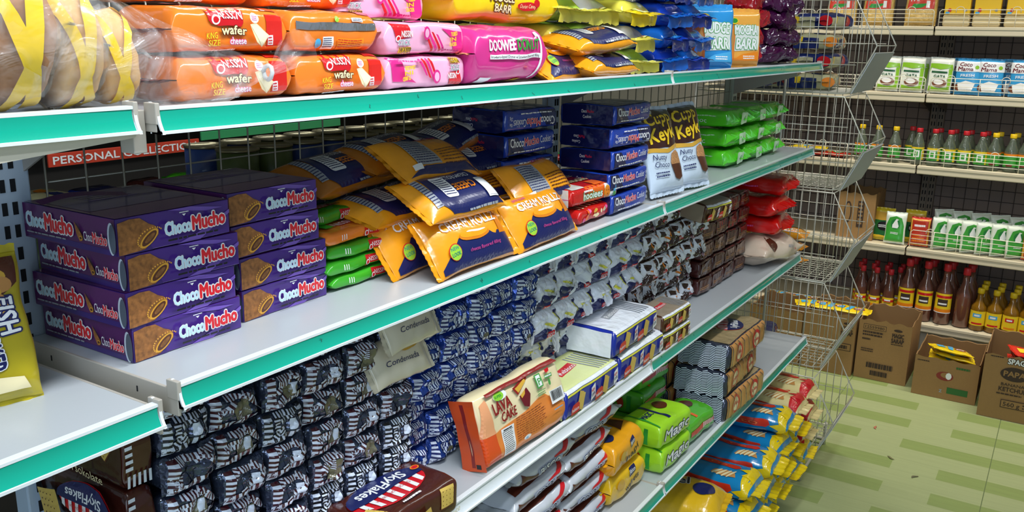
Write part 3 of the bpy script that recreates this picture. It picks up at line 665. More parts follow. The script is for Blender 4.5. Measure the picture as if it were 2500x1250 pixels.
for k in range(5):
    put(cn[1 if k == 3 else 0], 'cookie_bundle', (1.105+(.004, -.002, .002, -.003, 0)[k], .093+(0, .002, .001, -.002, 0)[k], ZM+.0008+k*.0432), (0, 0, (1, -1, .5, -1.5, .8)[k]), 'navy cookie bundle at %s level of the front right stack' % ('the bottom', 'the second', 'the middle', 'the fourth', 'the top')[k], 'cookie bundle', ng)
for k in range(5):
    put(cn[(k+1) % 2], 'cookie_bundle', (.862+(.0, .004, -.003, .0, .003)[k], .180+(0, .001, -.002, 0, 0)[k], ZM+.0008+k*.0432), (0, 0, (0, 1, -1, .6, -1)[k]), 'navy cookie bundle at %s level of the stack behind the pouches' % ('the bottom', 'the second', 'the middle', 'the fourth', 'the top')[k], 'cookie bundle', ng)
# ---- cup cake bags
KF = film('ice_white_film', '#cfe0f2', .35, rough=.22); KD = film('cocoa_film', '#3a1a14', .35)
CAKE = mat('nutty_cake_print', '#c98a5a', .5, vary=.95, bscale=300)
def cup_bag(seed):
    p = Pack(.178, .128, .040, n=2.3, taper=.30, tp=1.8, fin=.010, wr=.0018, wf=14, seed=seed, bulge=.06, nu=34, nv=36)
    mb = MB(); p.body(mb, KF); a = Art(.010)      # art drawn with x = along the bag (up), so rotate lettering by 90 degrees
    H = math.pi/2
    def S(x, y, l): return p.top(y, -x, l)         # art x across, art y up
    a.rect(-.058, .004, .058, .090, KD); a.poly([(-.060, -.004), (-.060, .006), (0, .001), (.058, .012), (.058, .004), (0, -.008)], GOLD)
    a.text('Cupp', -.052, .052, .026, YEL, w=.092, bold=.07, rot=.10); a.text('Keyk', -.046, .014, .030, YEL, w=.092, bold=.07, rot=.12)
    a.poly([(.004, -.030), (.012, -.010), (.032, -.004), (.052, -.012), (.056, -.030), (.046, -.060), (.018, -.062)], CAKE); a.poly([(.004, -.034), (.056, -.034), (.047, -.064), (.032, -.070), (.016, -.066)], DCH)
    for k in range(6): a.rect(.012+k*.007, -.064, .013+k*.007, -.036, BROWN)
    a.text('Nutty', -.050, -.022, .012, NAVY, w=.040, bold=.02, skew=.2); a.text('Choco', -.050, -.038, .012, NAVY, w=.044, bold=.02, skew=.2); a.lines(-.050, -.060, -.008, -.046, 2, NAVY, 4, .4)
    a.lay(mb, S, .0011)
    return mb.mesh('cup_cake_bag')
for k, (x, y, rz, lab) in enumerate(((1.300, .058, -10, 'white and brown cup cake bag leaning against the navy cookie bundles'), (1.440, .052, -12, 'white and brown cup cake bag next to the bright green packs'))):
    me = cup_bag(20+k); o = bpy.data.objects.new('cup_cake_bag', me); COL.objects.link(o)
    o.matrix_world = Matrix.Translation((x, y, ZM+.100)) @ Matrix.Rotation(math.radians(rz), 4, 'Z') @ Matrix.Rotation(math.radians(72), 4, 'X') @ Matrix.Rotation(math.radians(90), 4, 'Z') @ Matrix.Translation((0, 0, -.02))
    tag(o, lab, 'bag', 'cup cake bags on the middle shelf')
# ---- bright green packs, ends towards the aisle
BG = film('bright_green_film', '#57cf27', .5, rough=.2, bscale=30); BGW = ink('print_pale_green', '#c9efc4')
def green_pack(seed):
    p = Pack(.135, .150, .050, n=5, end='fold', taper=.20, tp=1.7, wr=.0022, wf=24, seed=seed, nu=26, nv=36)
    mb = MB(); p.body(mb, BG); p2 = p; r = random.Random(seed)
    # tucked, crumpled wrapper ears on the aisle end (local +x)
    for k in range(7):
        y0 = -.07+k*.0235; vs = [p.dis((.060, y0-.012, .012)), p.dis((.060, y0+.012, .012)), p.dis((.062, y0+.010, .042)), p.dis((.062, y0-.010, .040)), p.dis((.076+r.uniform(0, .012), y0+r.uniform(-.008, .008), .026+r.uniform(-.008, .010)))]
        mb.add(vs, [(0, 1, 4), (1, 2, 4), (2, 3, 4), (3, 0, 4)], BG)
    a = Art(.01); a.rrect(-.028, -.014, .022, .016, .005, BGW); a.text('4', -.01, -.008, .016, LGR, bold=.05); a.lay(mb, lambda x, z, l: p.dis((.079+l, x, .025+z)), .001)
    a = Art(.012); a.text('choc', -.04, -.012, .012, WHITE, w=.04, bold=.02); a.lines(-.04, .006, .03, .010, 1, BGW, 4, .7); a.lay(mb, p.front, .001)
    return mb.mesh('green_pack')
gp = [green_pack(31), green_pack(35)]
for c, x in enumerate((1.865, 2.030, 2.20)):
    for k in range(3):
        put(gp[(c+k) % 2], 'green_pack', (x+.004*((k*7+c*3) % 3-1), .135-.0*c, ZM+.0008+k*.0530), (0, 0, -90), 'bright green snack pack, %s of the %s stack' % (('bottom', 'middle', 'top')[k], ('nearest', 'second', 'farthest')[c]), 'snack pack', 'bright green packs on the middle shelf')
# ================================================================ top shelf
ZT = Z_TOP-.006
# ---- king size wafers
SILV = mat('silver_foil', '#d8dce4', .2, metal=.9, bump=.5, bscale=90, dist=.003); PEACH = film('clear_orange_film', '#f2a878', .5)
def big_wafer(kind):
    L, W, T = .150, .095, .048
    p = Pack(L, W, T, n=5, end='fin', taper=.13, tp=1.6, fin=.020, wr=.0016, wf=22, seed=40+kind, finw=.8)
    mb = MB(); p.body(mb, ORF, MAROON if kind != 1 else PEACH); a = Art(.010)
    if kind != 1:
        a.rect(L*.30, -T*.44, L*.45, T*.44, REDF); a.rect(L*.31, -T*.33, L*.36, -T*.1, WHITE); a.lines(L*.315, -T*.32, L*.355, -T*.12, 3, RED, 2, .5)
        a.poly([(-.030, .006), (-.020, .003), (.010, .003), (.013, .007), (.014, .022), (-.034, .022), (-.033, .010)], RED)
        a.ell(-.024, .010, .0055, .0055, WHITE, 16); a.ell(-.024, .010, .0036, .0036, RED, 14); a.text('NISSIN', -.020, .0105, .0085, WHITE, w=.032, bold=.05)
        a.text('wafer', -.018, -.0050, .0085, CREAM, w=.034, bold=.07, out=BROWN, ob=.16); a.text('cheese', -.008, -.0140, .0062, WHITE, w=.022, bold=.04, out=PINK, ob=.16)
        a.text('KING', -.040, -.0075, .0058, YEL, w=.014, bold=.06, out=RED, ob=.1); a.text('SIZE', -.038, -.0145, .0058, YEL, w=.014, bold=.06, out=RED, ob=.1); a.lines(-.036, -.0205, .0, -.0185, 1, WHITE, 3, .8)
        a.poly([(.018, .006), (.026, .008), (.043, -.004), (.034, -.017), (.026, -.012)], CREAM); a.poly([(.026, .0068), (.0415, -.004), (.033, -.0155), (.0195, .0045)], ink('print_wafer_top', '#f6edcb'))
        a.ell(.024, .0125, .0055, .0050, WHITE, 14); a.lines(.0205, .010, .0275, .015, 3, PINK, 3, .4)
    else:
        a.rect(-L*.44, .002, L*.47, .011, SILV); a.rect(-.050, -.020, .050, -.002, TAN) if 0 else None
        a.ell(-.030, -.0135, .0055, .0055, SKY, 16); a.rect(-.022, -.020, -.004, -.006, WHITE); a.lines(-.021, -.019, -.005, -.007, 5, NAVY, 6, .4)
        a.rect(.002, -.020, .046, -.007, ORANGE); a.lines(.003, -.019, .045, -.008, 4, RED, 9, .3); a.rect(.025, .0125, .045, .017, WHITE); a.lines(.026, .013, .044, .0165, 2, NAVY, 7, .4); a.ell(.0, .0145, .0035, .0032, LIME)
    a.lay(mb, p.front, .001)
    a = Art(.012); a.rect(L*.30, -W*.44, L*.45, W*.44, REDF); a.text('NISSIN', -.04, .0, .014, WHITE, w=.05, bold=.05, out=RED, ob=.14); a.lay(mb, p.top, .001)
    return mb.mesh('king_size_wafer_pack')
bw = [big_wafer(0), big_wafer(1)]; kg = 'orange king size wafer packs on the top shelf'
for k, (i, x, y, z, rz, lab) in enumerate(((0, .142, .098, .0005, 0, 'orange wafer pack partly behind the clear bread bag, resting on the shelf'), (0, .140, .100, .0495, 1, 'orange wafer pack with the large logo, on top right beside the clear bread bag'),
        (0, .300, .096, .0005, -1, 'orange wafer pack under the pack with the silver seam'), (1, .292, .098, .0495, 0, 'orange wafer pack showing its silver seam and orange back'), (0, .145, .155, .0985, 3, 'orange wafer pack on the third layer above the bread bag'), (0, .305, .150, .0985, -2, 'orange wafer pack lying on the pack with the silver seam'))):
    put(bw[i], 'king_size_wafer_pack', (x, y, ZT+z), (0, 0, rz), lab, 'wafer pack', kg)
# ---- pink stick wafers
PKF = film('light_pink_film', '#f3b2d2', .35); HOT = ink('print_hot_pink', '#d92a86')
def pink_pack(flip):
    L, W, T = .176, .095, .044
    p = Pack(L, W, T, n=6, end='fold', taper=.12, tp=1.6, wr=.0014, wf=20, seed=50+flip); mb = MB(); p.body(mb, PKF); a = Art(.010)
    s = -1 if flip else 1; ro = math.pi if flip else 0
    def Q(pts): return [(s*x, s*y) for x, y in pts]
    a.poly(Q([(L*.16, T*.30), (L*.44, T*.22), (L*.46, -T*.44), (L*.33, -T*.44), (L*.29, T*.05)]), HOT)
    a.poly(Q([(-L*.44, T*.44), (-L*.25, T*.40), (-L*.23, T*.05), (-L*.35, -T*.02), (-L*.40, T*.05)]), RED)
    a.ell(s*-L*.375, s*T*.0, .0045, .0045, WHITE, 14); a.ell(s*-L*.375, s*T*.0, .0030, .0030, RED, 12)
    a.text('NISSIN', s*-L*.345, s*T*.04, .0080, WHITE, w=.022, bold=.05, rot=ro); a.text('STICK', s*-L*.38, s*-T*.20, .0070, GREYI, w=.022, bold=.06, out=WHITE, ob=.14, rot=ro); a.text('WAFER', s*-L*.38, s*-T*.42, .0065, BROWN, w=.024, bold=.05, out=YEL, ob=.15, rot=ro)
    for q in range(4): 
        x0 = -L*.08+q*.008; a.poly(Q([(x0, T*.30-q*.003), (x0+.004, T*.28-q*.003), (x0+.020, -T*.40), (x0+.015, -T*.42)]), HOT if q % 2 else RED)
    a.ell(s*-L*.05, s*T*.12, .008, .009, HOT, 14); a.ell(s*-L*.05, s*T*.12, .005, .006, PKF, 14)
    for q, t in enumerate(('TUBED', 'IN', 'CRACKER')): a.text(t, s*L*(.255-.02*q), s*(T*.08-q*.0072), .0052, YEL, w=.016+.004*(q == 2), bold=.10, rot=ro+.12)
    a.lines(min(s*L*.1, s*L*.4), min(-s*T*.40, -s*T*.32), max(s*L*.1, s*L*.4), max(-s*T*.40, -s*T*.32), 1, HOT, 6, .6)
    a.lay(mb, p.front, .0010); a = Art(.014); a.rect(-L*.2, -W*.4, L*.1, W*.1, HOT); a.lay(mb, p.top, .001)
    return mb.mesh('pink_wafer_pack')
pk = [pink_pack(0), pink_pack(1)]
for i, x, y, z, rz, lab in ((1, .470, .097, .0005, 0, 'pink stick wafer pack printed upside down, at the bottom beside the magenta pack'), (0, .472, .100, .0455, 1, 'pink stick wafer pack right side up in the middle layer'), (0, .440, .150, .0905, -2, 'pink stick wafer pack on the top layer above the other two'), (1, .400, .170, .136, 4, 'pink stick wafer pack lying highest, cut by the upper edge of the view')):
    put(pk[i], 'pink_wafer_pack', (x, y, ZT+z), (0, 0, rz), lab, 'wafer pack', 'pink stick wafer packs on the top shelf')
# ---- magenta doughnut pack
MG = film('magenta_film', '#d6368c', .45, bscale=22, vary=.08)
p = Pack(.200, .100, .088, n=3.0, end='fin', taper=.16, tp=1.8, fin=.016, wr=.003, wf=14, seed=61, finw=.8, nu=40, nv=48); mb = MB(); p.body(mb, MG, PEACH); a = Art(.010)
pts = [(.066+.012*math.sin(k/11*math.pi), -.038+k*.0072) for k in range(11)]; a.poly([(x+.0, y) for x, y in pts]+[(x+.0055, y) for x, y in reversed(pts)], WHITE)
a.text('DOOWEE', -.066, .006, .0165, WHITE, w=.070, bold=.08); a.text('DONUT', .010, .006, .0165, GREEN, w=.062, bold=.08)
a.rect(-.066, -.0075, .078, -.0005, WHITE); a.text('Strawberry-dipped Donut w/ Strawberry flavored filling', -.064, -.0060, .0042, BLACK, w=.136, bold=.02); a.rect(-.078, -.040, -.052, -.033, WHITE); a.rect(.02, -.041, .045, -.036, YEL); a.ell(.066, .030, .003, .004, WHITE)
a.lay(mb, p.front, .0013); o = mb.build('doughnut_pack', loc=(.655, .082, ZT+.0005)); tag(o, 'big magenta doughnut pack with white and green lettering', 'doughnut pack')
# ---- long yellow cake bar packs and end-on yellow packs
YF = film('lemon_yellow_film', '#f4d61c', .45, bscale=25, vary=.06); LYF = film('pale_lemon_film', '#e9e05a', .5, bscale=30); PGR = ink('print_pale_green2', '#dfe6a0')
def yellow_long(seed):
    p = Pack(.30, .10, .062, n=3.2, end='fin', taper=.12, tp=1.7, fin=.018, wr=.0025, wf=14, seed=seed, nu=40); mb = MB(); p.body(mb, YF); a = Art(.012)
    a.text('FUDGEE', -.055, .0, .011, CREAM, w=.062, bold=.08, out=BROWN, ob=.2); a.text('BARR', -.045, -.015, .011, CREAM, w=.045, bold=.08, out=BROWN, ob=.2)
    a.ell(.045, -.004, .030, .007, RED, 20); a.text('Durian Candy', .022, -.0065, .006, CREAM, w=.046, bold=.03, skew=.3); a.ell(.072, .002, .009, .006, RED); a.lay(mb, p.front, .0012)
    return mb.mesh('cake_bar_pack')
yl = yellow_long(70)
put(yl, 'cake_bar_pack', (.715, .125, ZT+.0905), (0, 0, -1), 'long yellow cake bar pack lying above the magenta doughnut pack', 'cake bar pack', 'long yellow cake bar packs')
put(yl, 'cake_bar_pack', (.700, .205, ZT+.028), (0, 0, 0), 'long yellow cake bar pack hidden behind the magenta doughnut pack', 'cake bar pack', 'long yellow cake bar packs')
def end_pack(nm, body, finm, label_m, txtm, seed, L=.13, W=.105, T=.050, txt='DORE', fin=.040, foil=None):
    """flow pack lying with its crimped end towards the aisle (local +x)"""
    p = Pack(L, W, T, n=2.6, end='fin', taper=.30, tp=1.8, fin=fin, wr=.0035, wf=20, seed=seed, finw=1.0, nu=26, nv=30); mb = MB(); p.body(mb, body, finm)
    def S(x, y, l): return p.dis((L/2+.004+y, x, T/2+l+.0012), 1.2)
    a = Art(.008); a.rect(-W*.28, .002, W*.28, fin*.45, label_m); a.text(txt, -W*.2, fin*.10, fin*.2, txtm, w=W*.4, bold=.05); a.lay(mb, S, .0012)
    if foil:
        a = Art(.010); a.rect(-L*.2, -T*.4, L*.35, T*.4, foil); a.lay(mb, p.front, .001)
    # hanging flap of the end seam
    n = 10; vs = []
    for k in range(n+1):
        y = W*(k/n-.5)*.96
        vs += [p.dis((L/2+fin*.42, y, T/2+.002), 1.2), p.dis((L/2+fin*.55, y, T/2-.010-.004*math.sin(k*1.7)), 1.2), p.dis((L/2+fin*.50+.003*math.sin(k*2.1), y, T/2-.022-(.002 if k % 2 else 0)), 1.2)]
    mb.add(vs, [(k*3+j, k*3+j+1, k*3+4+j, k*3+3+j) for k in range(n) for j in range(2)], finm, True)
    return mb.mesh(nm)
SF = mat('silver_print_film', '#c9ccd0', .25, bump=.5, bscale=40, dist=.004, coat=.4)
le = [end_pack('lemon_cake_pack', SF, LYF, PGR, RED, 80, foil=SF), end_pack('lemon_cake_pack', LYF, YF, PGR, RED, 83), end_pack('lemon_cake_pack', film('lemon_green_film', '#a9cf4a', .5), LYF, PGR, RED, 86)]
lg = 'yellow and silver cake packs with their ends to the aisle'
n_ = 0
for c, (x, yb, nlv) in enumerate(((.905, .150, 4), (1.025, .150, 4), (1.145, .120, 4))):
    for k in range(nlv):
        put(le[(k+c) % 3], 'lemon_cake_pack', (x+.006*((k*5+c) % 3-1), yb+.004*((k+c) % 2), ZT+.001+k*.0492), (0, 4 if k else 0, -90+(-6, 5, -3, 7)[k]), 'yellow ended cake pack, %s from the bottom in the %s column from the left' % (('lowest', 'second', 'third', 'fourth')[k] if k else 'lowest, first', ORD[c]), 'cake pack', lg)
# ---- cream roll pouches in front of them
for mi_, c, rot, lab in ((1, (.965, .052, .024), (12, 0, 2), 'navy cream roll pouch lying flat on the top shelf, nearest the price strip'), (1, (.945, .060, .064), (10, -4, -4), 'navy cream roll pouch upper one of the pair on the top shelf'), (4, (.850, .075, .026), (30, 0, 8), 'amber cream roll pouch tip beside the magenta pack on the top shelf')):
    putc(pm[mi_], 'cream_roll_pouch', (c[0], c[1], ZT+c[2]), rot, .043, lab, 'pouch', 'cream roll pouches on the top shelf')
# ---- blue end-on packs
VB = film('vivid_blue_film', '#1666c9', .6, bscale=25, rough=.18); VB2 = film('deep_blue_film', '#1a3fb0', .6, bscale=25, rough=.18)
be = [end_pack('blue_cake_pack', VB2, VB, VB, SKY, 90, L=.15, W=.11, T=.052, txt='MOCHA', fin=.034), end_pack('blue_cake_pack', VB, VB2, VB, SKY, 93, L=.15, W=.11, T=.052, txt='MOCHA', fin=.034)]
for c, x in enumerate((1.285, 1.415)):
    for k in range(4): put(be[(k+c) % 2], 'blue_cake_pack', (x+.005*((k+c) % 3-1), .115, ZT+.001+k*.0480), (0, 3 if k else 0, -90+(-5, 4, -3, 5)[k]), 'shiny blue cake pack, %s in the %s column' % (('lowest', 'second', 'third', 'highest')[k], ('left', 'right')[c]), 'cake pack', 'shiny blue cake packs on the top shelf')
# ---- standing cake bar bags
def stand_bag(nm, main, side, pic, seed, l1, l2):
    p = Pack(.135, .130, .046, n=4.0, taper=.22, tp=1.8, end='fin', fin=.008, wr=.0018, wf=16, seed=seed, bulge=.03, nu=30, nv=40); mb = MB(); p.body(mb, main); a = Art(.010)
    def S(x, y, l): return p.top(y, -x, l)
    a.poly([(-.058, -.058), (-.012, -.058), (-.012, .030), (-.025, .044), (-.058, .050)], pic); a.poly([(-.036, -.020), (-.020, .020), (-.014, -.005), (-.020, -.045), (-.034, -.045)], TAN); a.ell(-.028, -.016, .005, .018, SKY, 14)
    a.poly([(-.012, .034), (.056, .030), (.054, -.030), (-.012, -.034)], ink('print_white_panel', '#e4ebe6')); a.text(l1, -.012, .008, .024, WHITE, w=.062, bold=.08, out=LGR, ob=.12); a.text(l2, -.008, -.028, .026, WHITE, w=.056, bold=.08, out=LGR, ob=.12)
    a.ell(-.014, .043, .012, .009, YEL, 14); a.ell(-.014, .043, .009, .006, GREEN, 12); a.poly([(-.02, -.058), (.056, -.058), (.054, -.034), (.01, -.042)], side); a.lines(.012, -.054, .048, -.044, 2, WHITE, 6, .5)
    a.rect(-.050, -.030, -.044, .010, CREAM); a.lay(mb, S, .0011)
    return mb.mesh(nm)
def stand(me, nm, c, rz, tilt, label, cat, T=.046):
    o = bpy.data.objects.new(nm, me); COL.objects.link(o)
    o.matrix_world = Matrix.Translation(c) @ Matrix.Rotation(math.radians(rz), 4, 'Z') @ Matrix.Rotation(math.radians(tilt), 4, 'X') @ Matrix.Rotation(math.radians(90), 4, 'Z') @ Matrix.Translation((0, 0, -T/2)); return tag(o, label, cat)
LB = film('sky_blue_film', '#2f97dc', .4); MO = film('mango_film', '#f5b04a', .4)
stand(stand_bag('cake_bar_bag', LB, SKY, ink('print_bar_brown', '#b9622a'), 101, 'FUDGE', 'BARR'), 'cake_bar_bag', (1.545, .060, ZT+.0755), -46, 84, 'sky blue cake bar bag standing upright at the edge of the top shelf', 'bag')
stand(stand_bag('cake_bar_bag', MO, ORANGE, ink('print_bar_orange', '#e8862e'), 104, 'MOCHA', 'BARR'), 'cake_bar_bag', (1.830, .085, ZT+.0740), -46, 84, 'mango orange cake bar bag standing behind the sky blue one', 'bag')
put(le[1], 'lemon_cake_pack', (1.60, .20, ZT+.02), (0, 0, 20), 'yellow pack lying behind the sky blue bag', 'cake pack', lg)
# ---- bundles of wine red and purple wrapped packs
PUF = film('purple_foil', '#43103f', 1., rough=.13, bscale=40, vary=.3); RDG = film('ruby_foil', '#a81424', .9, rough=.13, bscale=26, vary=.2)
def lump(nm, M, seed, L=.105, W=.09, T=.056, wr=.009, wf=30):
    p = Pack(L, W, T, n=3.2, end='fold', taper=.25, tp=1.8, wr=wr, wf=wf, seed=seed, nu=26, nv=32); mb = MB(); p.body(mb, M, None, False); return mb.mesh(nm)
ru = [lump('ruby_snack_pack', RDG, 110), lump('ruby_snack_pack', RDG, 113)]; pu = [lump('purple_snack_pack', PUF, 120), lump('purple_snack_pack', PUF, 124), lump('purple_snack_pack', PUF, 127)]
for k in range(4): put(ru[k % 2], 'ruby_snack_pack', (2.045, .13+.01*(k % 2), ZT+.001+k*.048), (0, 0, 20+30*k), 'glossy ruby red snack pack, %s of its column' % ('lowest', 'second', 'third', 'topmost')[k], 'snack pack', 'glossy ruby red snack packs on the top shelf')
for c, (x, y) in enumerate(((2.175, .10), (2.285, .12), (2.375, .13))):
    for k in range(4): put(pu[(k+c) % 3], 'purple_snack_pack', (x, y, ZT+.001+k*.048), (0, 0, 15+37*k+50*c), 'glossy dark purple snack pack, %s of the %s column' % (('lowest', 'second', 'third', 'topmost')[k], ('near', 'middle', 'far')[c]), 'snack pack', 'glossy dark purple snack packs on the top shelf')
# ---- clear bag of bread with yellow bands
CLEAR = bpy.data.materials.new('clear_bag_film'); CLEAR.use_nodes = True; nt = CLEAR.node_tree; N = nt.nodes; b = N['Principled BSDF']
b.inputs['Base Color'].default_value = (.9, .9, .92, 1); b.inputs['Roughness'].default_value = .12; b.inputs['Alpha'].default_value = .20; b.inputs['Coat Weight'].default_value = 1.; b.inputs['Coat Roughness'].default_value = .06
tc = N.new('ShaderNodeTexCoord'); nz = N.new('ShaderNodeTexNoise'); nt.links.new(tc.outputs['Object'], nz.inputs['Vector']); nz.inputs['Scale'].default_value = 26; nz.inputs['Detail'].default_value = 3; nz.inputs['Distortion'].default_value = 1.2
bp = N.new('ShaderNodeBump'); bp.inputs['Strength'].default_value = .9; bp.inputs['Distance'].default_value = .01; nt.links.new(nz.outputs[0], bp.inputs['Height']); nt.links.new(bp.outputs[0], b.inputs['Normal']); nt.links.new(bp.outputs[0], b.inputs['Coat Normal'])
mr = N.new('ShaderNodeMapRange'); mr.inputs['From Min'].default_value = .45; mr.inputs['From Max'].default_value = .75; mr.inputs['To Min'].default_value = .05; mr.inputs['To Max'].default_value = .32; nt.links.new(nz.outputs[0], mr.inputs[0]); nt.links.new(mr.outputs[0], b.inputs['Alpha'])
BUN = mat('bread_crust', '#e0b070', .6, vary=.3, bscale=30); BUN2 = mat('choco_bread', '#a9713f', .6, vary=.3, bscale=30); BAND = film('yellow_band_film', '#f7cf1e', .3)
def bread_pack(nm, seed, M):
    p = Pack(.052, .13, .125, n=2.6, end='fold', taper=.45, tp=2, wr=.004, wf=16, seed=seed, nu=16, nv=36); mb = MB(); p.body(mb, M); o = mb.build(nm)
    mb = MB()
    for sg in (-1, 1):      # the band crosses in a V
        def P(u, v, sg=sg):
            ph = 2*math.pi*u; x = .006*sg+.017*math.sin(ph*1.0)*sg+(v-.5)*.012
            q = p.sec(max(-.025, min(.025, x)), ph); c = Vector((x, q[1]*1.06, (q[2]-p.T/2)*1.06+p.T/2)); return p.dis(c)
        mb.grid(P, 48, 2, BAND)
    mb.build('yellow_band', o)
    mb = MB(); p3 = Pack(.066, .142, .137, n=2.4, end='fin', taper=.5, tp=2, fin=.006, wr=.006, wf=20, seed=seed+9, nu=18, nv=36); p3.body(mb, CLEAR); c = mb.build('clear_wrapper', o, loc=(0, 0, -.006)); return o
by = .068
for k, (x, M_, rz, sc_, lab) in enumerate(((-.235, BUN2, 10, 1.14, 'banded bread pack at the left border inside the big clear bag'), (-.165, BUN, 4, 1.12, 'banded bread pack with a red label, second from the left in the clear bag'), (-.098, BUN2, -4, 1.0, 'banded bread pack in the middle of the clear bag'), (-.044, BUN, -8, .85, 'banded bread pack right of the middle in the clear bag'), (.002, BUN, -10, .68, 'small banded bread pack nearest the knot of the clear bag'))):
    o = bread_pack('bread_pack', 130+k*5, M_); tag(o, lab, 'bread pack', 'banded bread packs inside the clear bag'); o.location = (x, by, ZT+.007); o.rotation_euler = R3(y=-5, z=rz); o.scale = (sc_,)*3
    if k in (0, 1):
        mb = MB(); mb.grid(lambda u, v: (-.030+.026*u, -.0715-.002*math.sin(3*v), .02+.09*v), 6, 10, REDF); mb.build('red_label', o)
mb = MB()
prof = [(-.31, .080, .080), (-.20, .080, .080), (-.10, .076, .070), (-.04, .068, .059), (.0, .060, .049), (.03, .052, .042), (.08, .038, .032), (.12, .025, .022), (.15, .013, .013), (.168, .0065, .0055), (.176, .006, .005), (.19, .014, .010), (.215, .028, .017)]
def BP(u, v):
    t = u*(len(prof)-1); i = min(int(t), len(prof)-2); f = t-i; x, a, b_ = [prof[i][q]*(1-f)+prof[i+1][q]*f for q in range(3)]
    ph = 2*math.pi*v; r = 1+.05*math.sin(ph*9+u*7)*min(1, max(0, (x+.02)/.1)); zc = b_+.002+max(0, x-.10)*.32; yc = -.030*min(1, max(0, x/.10));
    y = yc+a*spow(math.cos(ph), .85)*r; z = zc+b_*spow(math.sin(ph), .85)*r
    q = Vector((x, y, z)); d = noise.noise_vector(q*22)*.0035+noise.noise_vector(q*60)*.0012; q += Vector(d); q.z = max(q.z, .0005); return q
mb.grid(BP, 64, 56, CLEAR, True, True); o = mb.build('clear_bread_bag', loc=(0, by-.002, ZT+.0005)); tag(o, 'large clear plastic bag of bread packs lying on the left end of the top shelf', 'plastic bag')
mb = MB(); mb.tube([(.170+.001*math.sin(a), -.030+.0075*math.cos(a*.785), .030+.0075*math.sin(a*.785)) for a in range(9)], .0025, mat('bag_tape', '#cfd4d6', .3)); mb.build('bag_tie', o)
